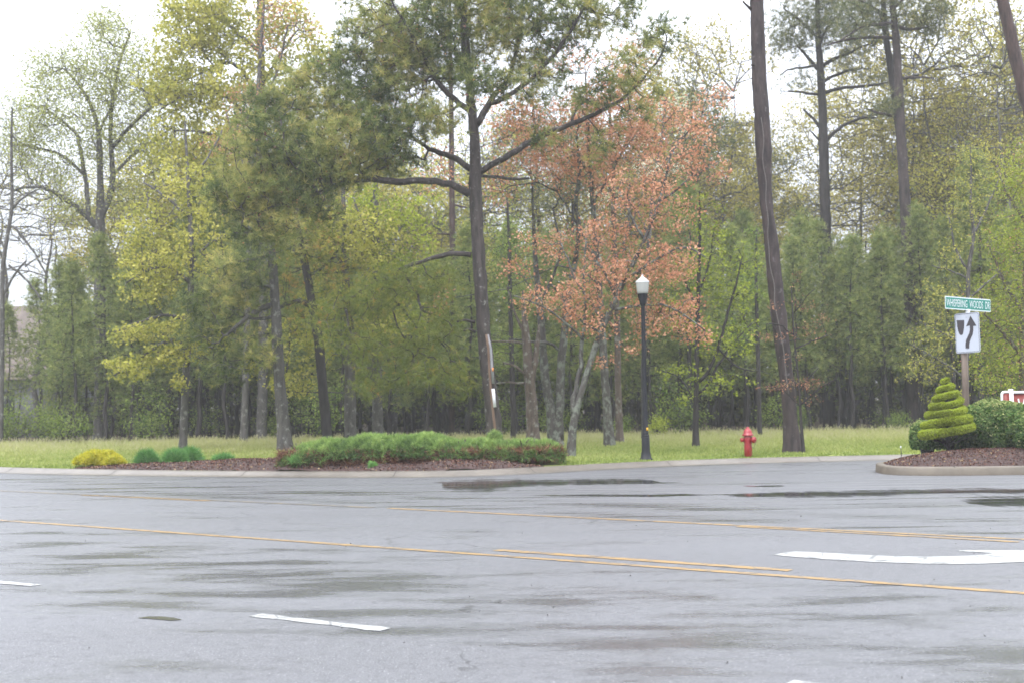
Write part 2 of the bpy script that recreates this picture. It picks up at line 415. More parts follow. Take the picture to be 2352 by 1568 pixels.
# ---- kerb line of the far side (display px -> ground)
KP = [np.array([-80, 79.0]), np.array([-30, 42.3])]
for p in [(-150, 1082), (0, 1088), (180, 1092), (350, 1095), (700, 1098), (1000, 1098), (1150, 1094), (1310, 1084), (1484, 1074), (1718, 1065), (1900, 1061), (2040, 1058)]:
    KP.append(G(*p)[:2])
KP += [np.array([14, 29.6]), np.array([24, 32.5]), np.array([60, 45.0])]
KP3 = np.array([[a[0], a[1], 0] for a in KP])
K, _ = resample(KP3, np.zeros(len(KP3)), 0.5)
for _ in range(4): K[1:-1] = 0.25*K[:-2] + 0.5*K[1:-1] + 0.25*K[2:]
Tn = unit(np.gradient(K, axis=0)); NR = np.stack([-Tn[:, 1], Tn[:, 0], np.zeros(len(Tn))], 1)   # away from the road
def kerb_y(x): return np.interp(x, K[:, 0], K[:, 1])
conc = None
m, nt = newmat('concrete')
n = noise(nt, 2.5, 6, 0.7); n2 = noise(nt, 40, 3, 0.6)
c = mixc(nt, maprange(nt, n, 0.3, 0.7, 0, 1), (0.075, 0.062, 0.046), (0.135, 0.113, 0.085))
c = mixc(nt, maprange(nt, n2, 0.45, 0.75, 0, 0.4), c, (0.09, 0.075, 0.06))
princ(nt, c, 0.55, bumpn(nt, n2, 0.3, 0.004), 0.4); M['concrete'] = m
m, nt = newmat('wet_concrete')
n = noise(nt, 1.2, 6, 0.7); n2 = noise(nt, 30, 3, 0.6)
c = mixc(nt, maprange(nt, n, 0.3, 0.7, 0, 1), (0.065, 0.055, 0.045), (0.13, 0.112, 0.09))
c = mixc(nt, maprange(nt, n2, 0.45, 0.75, 0, 0.4), c, (0.10, 0.09, 0.075))
princ(nt, c, 0.42, None, 0.5); M['gutter'] = m
prof = [(0.18, 0.005), (0.42, 0.010), (0.50, 0.03), (0.58, 0.075), (0.64, 0.10), (0.76, 0.105), (0.78, 0.05)]
g = MB(); rows = []
for d, z in prof: rows.append(K + NR*d + np.array([0, 0, z]))
V = np.concatenate(rows); n_ = len(K); i = np.arange(len(prof)-1)[:, None]*n_; j = np.arange(n_-1)[None]
g.add(V, np.stack([i+j, i+j+1, i+n_+j+1, i+n_+j], -1).reshape(-1, 4))
tag(g.build('kerb', M['gutter']), kind='structure')
KB = K + NR*0.77
M['seam'] = paint('seam', (0.035, 0.03, 0.027), 0.9)
for i_ in range(0, len(K)-1, 7):
    if -18 < K[i_, 0] < 16:
        g = MB(); a_, b_ = NR[i_], Tn[i_]*0.008; V = []
        for d, z in prof[:-1]: V += [K[i_] + a_*d - b_ + [0, 0, z+.003], K[i_] + a_*d + b_ + [0, 0, z+.003]]
        g.add(V, [[2*k, 2*k+1, 2*k+3, 2*k+2] for k in range(len(prof)-2)]); tag(g.build('kerb_joint', M['seam']), kind='structure')

# ---- lawn sheet
m, nt = newmat('lawn')
n = noise(nt, 0.6, 6, 0.65); n2 = noise(nt, 18, 4, 0.7)
c = mixc(nt, maprange(nt, n, 0.35, 0.65, 0, 1), (0.13, 0.19, 0.04), (0.24, 0.26, 0.08))
c = mixc(nt, maprange(nt, n2, 0.35, 0.7, 0, 0.5), c, (0.07, 0.095, 0.025)); princ(nt, c, 0.9, None, 0.1)
M['lawn'] = m
LAWN_BACK = 47.0
g = MB(); back = KB.copy(); back[:, 1] = np.maximum(LAWN_BACK + 0.7*np.sin(back[:, 0]*0.9) + 0.5*np.sin(back[:, 0]*2.3), back[:, 1] + 10); back[:, 2] = 0
ks = 10; V = np.concatenate([KB*(1-t) + back*t for t in np.linspace(0, 1, ks)]); V[:, 2] = 0.10
n_ = len(KB); i = np.arange(ks-1)[:, None]*n_; j = np.arange(n_-1)[None]
g.add(V, np.stack([i+j, i+j+1, i+n_+j+1, i+n_+j], -1).reshape(-1, 4))
tag(g.build('lawn', M['lawn']), kind='structure')
g = MB(); g.poly([[-130, 45.5, 0.085], [130, 45.5, 0.085], [130, 300, 0.085], [-130, 300, 0.085]])
tag(g.build('forest_floor', M['floor']), kind='structure')

# ---- painted markings
def road_paint(name, c, bare, sc):
    m, nt = newmat(name)
    n = noise(nt, sc, 6, 0.75, (0.35, 1, 1), ROT); n2 = noise(nt, 120, 2, 0.6); vo = nt.nodes.new('ShaderNodeTexVoronoi')
    vo.feature = 'DISTANCE_TO_EDGE'; vo.inputs['Scale'].default_value = 3.0
    tc = nt.nodes.new('ShaderNodeTexCoord'); lk(nt, tc.outputs['Object'], vo.inputs['Vector'])
    crack = maprange(nt, vo.outputs['Distance'], 0.012, 0.03, 1, 0)
    w_ = maprange(nt, n, bare, bare + 0.07, 0, 1)
    s_ = maprange(nt, n2, 0.50, 0.62, 0, 0.6)
    f = math_(nt, 'MAXIMUM', math_(nt, 'MAXIMUM', w_, s_), math_(nt, 'MULTIPLY', crack, 0.7))
    princ(nt, mixc(nt, f, c, (0.06, 0.06, 0.065)), 0.38, None, 0.5); return m
M['p_yellow'] = road_paint('yellow_paint', (0.28, 0.17, 0.055), 0.52, 9)
M['p_faded'] = road_paint('faded_yellow_paint', (0.20, 0.15, 0.075), 0.46, 9)
M['p_white'] = road_paint('white_paint', (0.33, 0.335, 0.325), 0.56, 9)
def stripe(a, b, width, name, mat, z=0.004, frm=None):
    a = np.array(a[:2]); b = np.array(b[:2]); L = np.linalg.norm(b-a); d = (b-a)/L; nn = np.array([-d[1], d[0]])
    rng = np.random.RandomState(int(L*1000) % 9999); k = max(2, int(L/0.10)); t = np.linspace(0, 1, k+1)
    wv = 1 + 0.10*rng.randn(k+1)
    c = a + (b-a)*t[:, None]; Lf = c + nn*width/2*wv[:, None]; Rt = c - nn*width/2*wv[:, None]
    V = np.concatenate([np.c_[Lf, np.full(k+1, z)], np.c_[Rt, np.full(k+1, z)]])
    j = np.arange(k); g = MB(); g.add(V, np.stack([j, j+1, k+2+j, k+1+j], -1))
    return tag(g.build(name, mat), kind='structure')
def ext(p, q, e0, e1):
    p = np.array(p[:2]); q = np.array(q[:2]); d = (q-p)/np.linalg.norm(q-p); return p - d*e0, q + d*e1
a, b = ext(G(0, 1194), G(2352, 1361.5), 30, 4); stripe(a, b, 0.11, 'yellow_line', M['p_yellow'])
a, b = ext(G(1140, 1262.5), G(1815, 1309.5), 0, 0); stripe(a, b, 0.13, 'yellow_line', M['p_yellow'])
a, b = ext(G(893, 1166.5), G(2352, 1238), 0, 4); stripe(a, b, 0.11, 'yellow_line', M['p_yellow'])
a, b = ext(G(0, 1126.5), G(893, 1166.5), 30, -0.3); stripe(a, b, 0.10, 'yellow_line', M['p_faded'])
a, b = ext(G(1694, 1208.5), G(2340, 1244), 0, 0); stripe(a, b, 0.10, 'yellow_line', M['p_yellow'])
a, b = ext(G(190, 1136), G(483, 1149.5), 0, 0); stripe(a, b, 0.13, 'yellow_line', M['p_yellow'])
dd = G(587, 1412)[:2]; de = G(885, 1445.5)[:2]
stripe(dd, de, 0.125, 'lane_dash', M['p_white'])
ad, ae = G(-160, 1322)[:2], G(83, 1344)[:2]; stripe(ad, ae, 0.11, 'lane_dash', M['p_white'])
u_ = (de-dd)/np.linalg.norm(de-dd)
q0 = G(1812, 1567)[:2]; stripe(q0, q0 + u_*1.25, 0.125, 'lane_dash', M['p_white'])
AR = [(1777, 1273), (1805, 1266.5), (1823, 1265), (1860, 1266), (1991, 1273), (2052, 1276), (2120, 1277), (2191, 1276), (2240, 1273.5), (2282, 1269), (2247, 1266.3),
      (2202, 1264.8), (2205, 1262), (2352, 1262), (2480, 1266), (2560, 1274), (2470, 1281), (2352, 1289), (2258, 1293), (2190, 1294), (2124, 1293), (2004, 1289), (1884, 1282), (1830, 1278)]
g = MB(); g.poly([G(x, y, 0.004) for x, y in AR][::-1])
tag(g.build('turn_arrow', M['p_white']), kind='structure')

# ---- puddles: thin sheets of standing water
m, nt = newmat('puddle_water')
nw = noise(nt, 6, 3, 0.5); nn2 = noise(nt, 60, 2, 0.5)
p = princ(nt, (0.04, 0.04, 0.04), 0.09, bumpn(nt, math_(nt, 'ADD', nw, math_(nt, 'MULTIPLY', nn2, 0.2)), 0.05, 0.01), 0.6); M['puddle'] = m
at_n = nt.nodes.new('ShaderNodeAttribute'); at_n.attribute_name = 'tone'
al = maprange(nt, math_(nt, 'ADD', at_n.outputs['Fac'], math_(nt, 'MULTIPLY', noise(nt, 5.0, 6, 0.7, (0.10, 1, 1), ROT), 1.7)), 1.22, 1.75, 0, 0.95, True); lk(nt, al, p.inputs['Alpha'])
def puddle(pts, seed):
    rng = np.random.RandomState(seed); P = np.array([G(x, y, 0.003) for x, y in pts])
    n = len(P); out = []
    for i in range(n):
        a, b = P[i], P[(i+1) % n]
        for t in np.linspace(0, 1, 5)[:-1]:
            q = a*(1-t) + b*t + np.array([rng.randn()*0.03, rng.randn()*0.05, 0]); out.append(q)
    out = np.array(out); k = len(out); x0, x1 = out[:, 0].min(), out[:, 0].max(); g = MB()
    xs_ = np.linspace(x0, x1, 60); lo = []; hi = []
    for x in xs_:   # cross sections of the outline
        ys_ = []
        for i in range(k):
            a, b = out[i], out[(i+1) % k]
            if (a[0]-x)*(b[0]-x) <= 0 and a[0] != b[0]: ys_.append(a[1] + (b[1]-a[1])*(x-a[0])/(b[0]-a[0]))
        lo.append(min(ys_) if ys_ else np.nan); hi.append(max(ys_) if ys_ else np.nan)
    lo, hi = np.array(lo), np.array(hi); okk = ~np.isnan(lo); xs_, lo, hi = xs_[okk], lo[okk], hi[okk]; m2 = len(xs_)
    mid = (lo+hi)/2; hw = ((hi-lo)/2*1.9 + 0.10)*np.clip(np.minimum(np.arange(m2), np.arange(m2)[::-1])/9.0, 0.12, 1)**0.6*(1 + 0.12*np.sin(np.arange(m2)*0.9 + seed) + 0.1*np.sin(np.arange(m2)*2.1)); tt = np.linspace(-1, 1, 9)
    V = np.array([[x, mid[i] + hw[i]*t, 0.003] for i, x in enumerate(xs_) for t in tt]); e_ = np.minimum(np.arange(m2), np.arange(m2)[::-1])/6.0
    T = np.array([min(1, (1-abs(t))*1.1, e_[i]) for i in range(m2) for t in tt])*0.9
    ix = np.arange(len(V)).reshape(m2, 9); g.add(V, np.stack([ix[:-1, :-1], ix[1:, :-1], ix[1:, 1:], ix[:-1, 1:]], -1).reshape(-1, 4), T)
    tag(g.build('puddle', M['puddle']), kind='structure')
puddle([(960, 1106), (1100, 1098.5), (1270, 1101), (1460, 1099), (1505, 1102), (1400, 1107), (1600, 1107.5), (1300, 1113), (1180, 1117), (1140, 1127), (1070, 1128), (1010, 1121), (1060, 1113)], 1)
puddle([(1620, 1135), (1800, 1129), (2000, 1125), (2160, 1121), (2420, 1120), (2420, 1134), (2250, 1133), (2100, 1135), (1900, 1139), (1760, 1141), (1680, 1139)], 2)
puddle([(2180, 1150), (2260, 1141), (2420, 1141), (2420, 1163), (2300, 1163), (2240, 1158), (2290, 1152)], 3)
puddle([(1700, 1115), (1790, 1113), (1810, 1115.5), (1760, 1117)], 4)
M['damp'] = paint('damp_patch', (0.05, 0.05, 0.045), 0.22, 0.2, 20)
q_ = [(316, 1418), (340, 1414), (370, 1414), (400, 1417), (418, 1421.5), (395, 1424), (350, 1420)]
g = MB(); g.poly([G(x, y, 0.003) for x, y in q_][::-1]); tag(g.build('puddle', M['damp']), kind='structure')
puddle([(1200, 1136), (1560, 1133), (1640, 1136), (1500, 1139)], 6)

# ---- grit on the road, joints in the kerb
M['grit'] = paint('grit', (0.05, 0.045, 0.04), 0.7)
rg_ = np.random.RandomState(91); g = MB()
C_ = np.array([G(rg_.uniform(0, 2352), rg_.uniform(1110, 1560)) for _ in range(60)]); leaves(g, C_ + [0, 0, 0.006], 0.002, 2, 0.014, rg_)
tag(g.build('road_grit', M['grit']), 'scattered dark grit and leaf bits on the wet road', 'grit', kind='stuff')
# ---- mulch
m, nt = newmat('mulch')
n = noise(nt, 3, 6, 0.7); n2 = noise(nt, 45, 4, 0.7)
c = mixc(nt, maprange(nt, n, 0.3, 0.7, 0, 1), (0.028, 0.017, 0.015), (0.06, 0.036, 0.031))
c = mixc(nt, maprange(nt, n2, 0.45, 0.7, 0, 0.7), c, (0.10, 0.06, 0.052)); princ(nt, c, 0.85, bumpn(nt, n2, 1.0, 0.03), 0.3); M['mulch'] = m
M['chips'] = leaf('bark_chips', [(0, (0.04, 0.023, 0.02)), (0.6, (0.10, 0.052, 0.040)), (0.95, (0.16, 0.09, 0.07)), (1, (0.26, 0.19, 0.11))], 0.0)
iA = int(np.argmin(np.abs(K[:, 0] - G(90, 1090)[0]))); iB = int(np.argmin(np.abs(K[:, 0] - G(1318, 1084)[0])))
def bed_z(s, t):   # s along 0..1, t across 0..1
    env = np.clip(np.minimum(s/0.35, (1-s)/0.06), 0, 1)**0.7
    return 0.098 + env*(0.20*np.sin(np.pi*np.clip(t, 0, 1))**0.7 + 0.02*np.sin(17*s) + 0.015*np.sin(41*s + 5*t))
def bed_pt(s, t, wid=3.1):
    f = iA + s*(iB - iA); i0 = int(min(f, iB-1)); fr = f - i0
    k = KB[i0]*(1-fr) + KB[i0+1]*fr; nr = NR[i0]*(1-fr) + NR[i0+1]*fr
    wd = wid*min(1, 0.25 + s/0.3)*min(1, 0.4 + (1-s)/0.08)
    p = k + nr*(t*wd - 0.02); p[2] = bed_z(s, t); return p
g = MB(); ns, ntt = 90, 12
V = np.array([bed_pt(s, t) for s in np.linspace(0, 1, ns) for t in np.linspace(0, 1, ntt)])
V[:, 2] += np.random.RandomState(3).randn(len(V))*0.008
idx = np.arange(len(V)).reshape(ns, ntt)
g.add(V, np.stack([idx[:-1, :-1], idx[1:, :-1], idx[1:, 1:], idx[:-1, 1:]], -1).reshape(-1, 4))
rng = np.random.RandomState(8)
C = np.array([bed_pt(rng.rand(), rng.rand()) for _ in range(12000)]); C[:, 2] += 0.012
gc = MB(); leaves(gc, C, 0.004, 1, 0.042, rng)
bed = g.build('mulch_bed', M['mulch'], smooth=True); tag(bed, kind='structure')
tag(gc.build('mulch_chips', M['chips']), 'loose shredded bark chips over the long roadside bed', 'mulch', kind='stuff')

# ---- island with raised kerb
IS = [G(2008, 1079)[:2], G(2013, 1084.5)[:2], G(2030, 1088.5)[:2], G(2065, 1091)[:2], G(2120, 1091.5)[:2], G(2200, 1091.5)[:2], G(2352, 1089.5)[:2], np.array([13, 22.9]), np.array([17.5, 22.7]),
      np.array([18.5, 24.5]), np.array([17.5, 27.0]), np.array([13, 27.8]), np.array([9.6, 27.4]), np.array([8.2, 26.6]), np.array([7.45, 25.7])]
def closed(P, step=0.2, it=3):
    P = np.array(P); Pc = np.concatenate([P, P[:1]]); d = np.r_[0, np.cumsum(np.linalg.norm(np.diff(Pc, axis=0), axis=1))]
    n = int(d[-1]/step); t = np.linspace(0, d[-1], n, endpoint=False)
    Q = np.stack([np.interp(t, d, Pc[:, i]) for i in range(2)], 1)
    for _ in range(it): Q = 0.25*np.roll(Q, 1, 0) + 0.5*Q + 0.25*np.roll(Q, -1, 0)
    return Q
IQ = closed(IS); ic = IQ.mean(0); tn = unit(np.roll(IQ, -1, 0) - np.roll(IQ, 1, 0)); inn = np.stack([-tn[:, 1], tn[:, 0]], 1)
if ((ic - IQ)*inn).sum(1).mean() < 0: inn = -inn
prof = [(0.0, -0.02), (0.012, 0.13), (0.035, 0.155), (0.15, 0.16), (0.165, 0.10)]
g = MB(); V = np.concatenate([np.c_[IQ + inn*d, np.full(len(IQ), z)] for d, z in prof]); n_ = len(IQ)
i = np.arange(len(prof)-1)[:, None]*n_; j = np.arange(n_)[None]; j2 = (j+1) % n_
g.add(V, np.stack([i+j, i+j2, i+n_+j2, i+n_+j], -1).reshape(-1, 4))
tag(g.build('island_kerb', M['concrete'], smooth=False), kind='structure')
g = MB()
for px_ in (2193, 2430): 
    q = G(px_, 1091); g.box(q + [0, 0.06, 0.078], (0.012, 0.17, 0.166))
M['joint'] = paint('joint', (0.05, 0.045, 0.04), 0.9)
tag(g.build('kerb_joint', M['joint']), kind='structure')
def mound_z(x, y):
    d = np.min(np.linalg.norm(IQ - np.array([x, y]), axis=1))
    return 0.13 + 0.30*(1 - math.exp(-max(0, d-0.14)/0.75)) + 0.012*math.sin(5*x) * math.sin(4*y)
g = MB(); rings = 14; inner = IQ + inn*0.15
V = []
for r in range(rings):
    t = r/(rings-1); Q = inner*(1-t) + (ic + (inner-ic)*np.array([0.45, 0.02]))*t
    V.append(np.c_[Q, [mound_z(*q) for q in Q]])
V = np.concatenate(V); V[n_:, 2] += np.random.RandomState(5).randn(len(V)-n_)*0.006
i = np.arange(rings-1)[:, None]*n_
g.add(V, np.stack([i+j, i+j2, i+n_+j2, i+n_+j], -1).reshape(-1, 4))
tag(g.build('island_mulch', M['mulch'], smooth=True), kind='structure')
rng = np.random.RandomState(9); C = []
while len(C) < 13000:
    x, y = rng.uniform(7.1, 14), rng.uniform(22.8, 26.5)
    dd_ = np.linalg.norm(IQ - [x, y], axis=1); k_ = int(np.argmin(dd_))
    if dd_[k_] > 0.18 and ((np.array([x, y]) - IQ[k_])*inn[k_]).sum() > 0: C.append([x, y, mound_z(x, y) + 0.01])
gc = MB(); leaves(gc, np.array(C), 0.004, 1, 0.034, rng)
tag(gc.build('island_chips', M['chips']), 'loose shredded bark chips over the kerbed island', 'mulch', kind='stuff')

# ---- grass blades
rng = np.random.RandomState(11)
M['grass'] = leaf('grass_blades', [(0, (0.14, 0.19, 0.045)), (0.35, (0.26, 0.30, 0.09)), (0.7, (0.38, 0.38, 0.16)), (1, (0.42, 0.39, 0.24))], 0.35)
def grass(n, tall):
    Yb = rng.uniform(25.5, 48.8, n) if not tall else rng.uniform(39, 48.8, n)
    Xb = rng.uniform(-0.47, 0.47, n)*Yb
    ky = kerb_y(Xb) + 0.85
    ok = Yb > ky
    # keep the beds clear
    fx = (Xb > G(150, 1090)[0]) & (Xb < G(1305, 1085)[0]) & (Yb < ky + 2.55)
    ok &= ~fx
    ok &= ~((Xb > 7) & (Xb < 19) & (Yb < 28.3))
    Xb, Yb = Xb[ok], Yb[ok]; n = len(Xb)
    pat = 0.5 + 0.22*np.sin(Xb*0.9 + Yb*0.4) + 0.18*np.sin(Xb*2.3 - Yb*1.1) + 0.1*rng.randn(n)
    far = np.clip((Yb - 33)/9, 0, 1)
    d = Yb - kerb_y(Xb); near = np.clip(1 - (d-0.8)/1.6, 0, 1)
    h = (0.06 + 0.12*far*pat*1.2)*(0.6 + 0.7*rng.rand(n))*(1-0.35*near)
    if tall: h = (0.10 + 0.20*rng.rand(n)**1.5)*np.clip((Yb-38)/6, 0.3, 1)
    tone = np.clip(0.28 + 0.35*far*0.9 + 0.30*(pat-0.5) - 0.25*near + 0.10*rng.randn(n) + (0.12 if tall else 0), 0, 1)
    wd = (0.02 + 0.012*rng.rand(n)) if not tall else 0.012 + 0.008*rng.rand(n)
    a = rng.rand(n)*math.pi; s = np.stack([np.cos(a), np.sin(a), np.zeros(n)], 1)*wd[:, None]
    b = np.stack([Xb, Yb, np.full(n, 0.09)], 1); lean = rng.randn(n, 3)*0.35; lean[:, 2] = 1
    tip = b + lean*h[:, None]
    V = np.stack([b - s, b + s, tip], 1).reshape(-1, 3)
    g.add(V, np.arange(n*3).reshape(-1, 3), np.repeat(tone, 3))
    if tall:   # seed heads
        k = rng.rand(n) < 0.3; t = tip[k]; m_ = len(t); e = np.array([0, 0, 0.07]); ss = s[k]*0.9
        V = np.stack([t - ss - e*0.3, t + ss - e*0.3, t + e], 1).reshape(-1, 3); g.add(V, np.arange(m_*3).reshape(-1, 3), 0.93)
g = MB(); grass(170000, False); grass(30000, True)
tag(g.build('grass', M['grass']), 'mown grass growing longer and seeding toward the dark wood', 'grass', kind='stuff')

# ================================================================== THINGS
# ---- hero pine
def fol_needles(n_per, n_need, L, wd, spread=0.22, bias=0.7, tone_fn=None, upb=0.5):
    def f(mb, E, D, rng):
        C = np.repeat(E, n_per, 0) + rng.randn(len(E)*n_per, 3)*spread
        C[::n_per] = E
        d = unit(np.repeat(D, n_per, 0) + rng.randn(len(C), 3)*0.5 + [0, 0, upb])
        tone = tone_fn(C, rng) if tone_fn else rng.rand(len(C))
        tufts(mb, C, d, n_need, L, wd, rng, bias, tone)
    return f
def fol_leaves(n_per, spread, size, tone_fn=None, flat=0.3, keep=1.0):
    def f(mb, E, D, rng):
        E = E[rng.rand(len(E)) < keep]
        leaves(mb, E, spread, n_per, size, rng, tone_fn(E, rng) if tone_fn else None, flat=flat)
    return f
def fol_specks(frac, n, spread, size):
    def f(mb, E, D, rng):
        E = E[rng.rand(len(E)) < frac]
        leaves(mb, E, spread, n, size, rng)
    return f
def t_main(C, rng):
    return np.clip(0.42 + 0.22*np.sin(C[:, 0]*2.1 + C[:, 2]*1.3) + 0.24*rng.randn(len(C)), 0, 1)

YP = 34.0
trunk = [(1140, 1048, 20), (1133, 960, 18), (1122, 870, 16.5), (1113, 780, 16), (1100, 600, 15), (1092, 450, 15), (1092, 380, 13.5), (1090, 300, 11), (1082, 240, 10.5), (1078, 190, 9.5),
         (1070, 100, 9.5), (1064, 30, 8.5), (1060, -80, 7), (1056, -220, 5), (1054, -420, 2)]
limbs = [([(1078, 446, 9), (1050, 428, 8.5), (1023, 420, 8), (971, 415, 8), (912, 419, 8), (849, 412, 7), (790, 418, 6), (725, 447, 4.5), (640, 470, 3), (560, 500, 2)], -1.5),
         ([(1079, 388, 8), (1058, 370, 7.5), (1037, 360, 7), (988, 347, 5), (950, 315, 3.5), (890, 290, 2)], 1.5),
         ([(1098, 398, 8), (1145, 371, 7.5), (1214, 330, 7), (1266, 302, 6.5), (1325, 281, 6), (1370, 260, 5), (1429, 229, 4), (1474, 187, 3), (1516, 135, 2.5), (1530, 97, 2)], -1.2),
         ([(1313, 285, 3.5), (1316, 262, 3), (1329, 240, 3), (1356, 226, 2)], 0.5),
         ([(1095, 288, 8), (1110, 260, 7.5), (1122, 235, 7), (1145, 208, 6.5), (1165, 192, 6), (1179, 146, 5), (1193, 87, 4.5), (1200, 0, 3.5), (1207, -60, 2)], 1.0),
         ([(1122, 238, 6), (1160, 226, 5.5), (1193, 206, 5.5), (1242, 160, 5), (1283, 115, 4.5), (1315, 66, 4), (1345, 7, 3), (1380, -80, 2)], -0.8),
         ([(1082, 257, 7), (1047, 229, 6.5), (1006, 198, 6), (988, 160, 5), (967, 121, 4.5), (947, 86, 4), (920, 40, 3), (880, -30, 2)], -1.0),
         ([(1066, 139, 5.5), (1045, 120, 5), (1016, 80, 4), (980, 40, 2.5)], 1.0),
         ([(1082, 586, 6.5), (1040, 580, 6), (995, 594, 5), (947, 606, 4.5), (902, 626, 3.5), (860, 648, 3), (800, 690, 2)], -0.8),
         ([(1108, 405, 4), (1145, 405, 3.5), (1175, 413, 3.5), (1215, 410, 3)], 0.5),
         ([(1066, 180, 4), (1000, 180, 3), (930, 200, 2.5), (830, 240, 2)], 1.5),
         ([(1060, 20, 5), (1000, -30, 4), (900, -60, 3)], 0.5), ([(1062, -40, 5), (1140, -90, 4), (1250, -150, 3)], 1.0),
         ([(1090, 740, 4), (1070, 737, 3.5), (1050, 739, 2)], -0.3), ([(1092, 762, 4), (1075, 757, 3), (1066, 760, 2)], -0.3)]
B = [(610, 340, 110, 90, YP-1, 1.6, 90), (570, 440, 90, 60, YP-1, 1.4, 80), (510, 440, 40, 60, YP-1, 0.9, 22), (700, 250, 110, 70, YP, 1.6, 85), (600, 240, 45, 40, YP-.5, 0.8, 20), (720, 360, 120, 70, YP-1, 1.8, 100),
     (830, 320, 110, 80, YP-1, 1.8, 110), (780, 170, 60, 60, YP, 1.2, 40), (860, 90, 100, 90, YP, 1.8, 110), (900, 210, 90, 60, YP, 1.5, 60), (990, 270, 80, 35, YP-1, 1.0, 40), (960, 60, 90, 90, YP, 1.8, 90),
     (1080, 60, 90, 90, YP, 1.8, 80), (1190, 70, 90, 90, YP, 1.6, 75), (1120, 190, 90, 50, YP-1.5, 0.7, 35), (1300, 60, 90, 70, YP, 1.5, 60), (1400, 30, 90, 60, YP, 1.3, 40), (1250, 180, 90, 60, YP, 1.4, 30),
     (1430, 170, 70, 60, YP-1, 1.1, 26), (1500, 90, 50, 60, YP-1, 1.0, 22), (1480, 230, 60, 50, YP-1, 0.8, 14), (1360, 230, 60, 30, YP-1, .7, 12), (1380, 330, 60, 40, YP-.6, .8, 9), (1240, 320, 60, 20, YP-.6, .5, 8),
     (660, 450, 110, 40, YP-1.3, 1.2, 55), (600, 530, 90, 40, YP-1.2, 1.0, 40), (780, 400, 90, 30, YP-1.2, 1.0, 35), (900, 370, 80, 40, YP+1, 1.0, 35), (740, 480, 50, 25, YP-1.2, .8, 12),
     (820, 240, 90, 50, YP, 1.6, 50), (920, 140, 90, 60, YP, 1.6, 55), (900, 300, 80, 40, YP, 1.2, 40), (1020, 140, 60, 50, YP, 1.3, 34), (690, 180, 40, 30, YP, 1, 16), (1150, 10, 120, 60, YP, 1.6, 50), (950, -60, 180, 70, YP, 2.0, 60), (1200, -70, 180, 70, YP, 2.0, 60), (1060, -220, 120, 100, YP, 1.6, 60), (1380, -50, 80, 50, YP, 1, 20)]
Blow = [(850, 690, 80, 50, YP-.8, 1.1, 40), (930, 650, 80, 35, YP-.8, 1, 32), (770, 740, 60, 60, YP-.8, 1, 26), (880, 790, 90, 50, YP-.8, 1.2, 42), (990, 750, 80, 60, YP-.6, 1.2, 36), (960, 850, 80, 40, YP-.6, 1, 28),
        (860, 870, 50, 40, YP-.8, .8, 16), (1040, 840, 50, 50, YP-.4, .8, 14), (1010, 640, 50, 40, YP-.6, .8, 12), (1060, 900, 30, 30, YP-.4, .5, 6)]
root = drawn_tree('pine_tree', 'large open crowned pine rising behind the juniper hedge, tallest thing left of the lamp', 'tree', trunk, limbs, YP, B, M['bark_pine'],
    [('crown', M['n_main'], fol_needles(4, 17, 0.21, 0.018, 0.17, 0.7, t_main)),
     ('cone', M['cone'], fol_specks(0.30, 2, 0.10, 0.075)), ('bud', M['budm'], fol_specks(0.5, 2, 0.2, 0.03))], 21, r0=0.006, alpha=0.25, rough=0.06)
root['label'] = 'large open crowned pine rising behind the juniper hedge, grey guard and white strip on trunk'
for c in root.children:
    if c.name.startswith(('cone', 'bud')): c['kind'] = 'stuff'
# the drooping yellowed low branch is foliage of the same tree
rng = np.random.RandomState(22); T = blob_pts(Blow, rng)
lq, lr = resample(*poly3(limbs[8][0], YP, -0.8), 0.2)
a, b, ra, rb, E, D = grow(lq, T, rng, 0.2, 0.006, 0.0, -0.05)
bl = np.array(root.location)
g = MB(); g.segs(a, b, ra, rb, 5); g.build('branch', M['bark_pine'], root, bl)['kind'] = 'stuff'
g = MB(); fol_needles(7, 14, 0.17, 0.013, 0.2, 0.6, lambda C, r: np.clip(0.4 + 0.2*r.randn(len(C)), 0, 1), -0.2)(g, E, D, rng)
g.build('low_foliage', M['n_lower'], root, bl)
# guard, marker, scar on the trunk (front side)
def on_trunk(px, py, off): return at(px, py, YP - off)
M['conduit'] = paint('conduit', (0.22, 0.22, 0.24), 0.5); M['marker'] = paint('white_strip', (0.72, 0.72, 0.80), 0.4)
M['scar'] = bark('scar_wood', (0.11, 0.07, 0.05), (0.20, 0.135, 0.10), 0, sc=6)
g = MB(); g.tube([on_trunk(x, y, o) for x, y, o in [(1117, 768, .185), (1122, 800, .20), (1124, 850, .21), (1128, 900, .215), (1134, 960, .22), (1142, 1030, .25)]], [0.035]*6, 8); g.build('scar', M['scar'], root, bl, True)
g = MB(); g.tube([on_trunk(x, y, o) for x, y, o in [(1121, 768, .20), (1127, 800, .20), (1130, 845, .20), (1133, 880, .205)]], [0.02, .035, .04, .038], 8); g.build('guard', M['conduit'], root, bl, True)
c0, c1 = on_trunk(1132.5, 892, .27), on_trunk(1136.5, 934, .28); ax = unit(c1 - c0); sd = unit(np.cross(ax, [0, 1, 0]))*0.04; fw = np.array([0, -0.012, 0])
g = MB(); V = [c0-sd, c0+sd, c1+sd, c1-sd]; V = np.array(V + [v+fw for v in V]); g.add(V, [[0, 1, 2, 3], [4, 7, 6, 5], [0, 4, 5, 1], [1, 5, 6, 2], [2, 6, 7, 3], [3, 7, 4, 0]])
g.build('marker', M['marker'], root, bl)
g = MB(); q = on_trunk(1132, 848, .245); g.box(q, (0.05, 0.012, 0.10)); g.build('tag', M['budm'], root, bl)

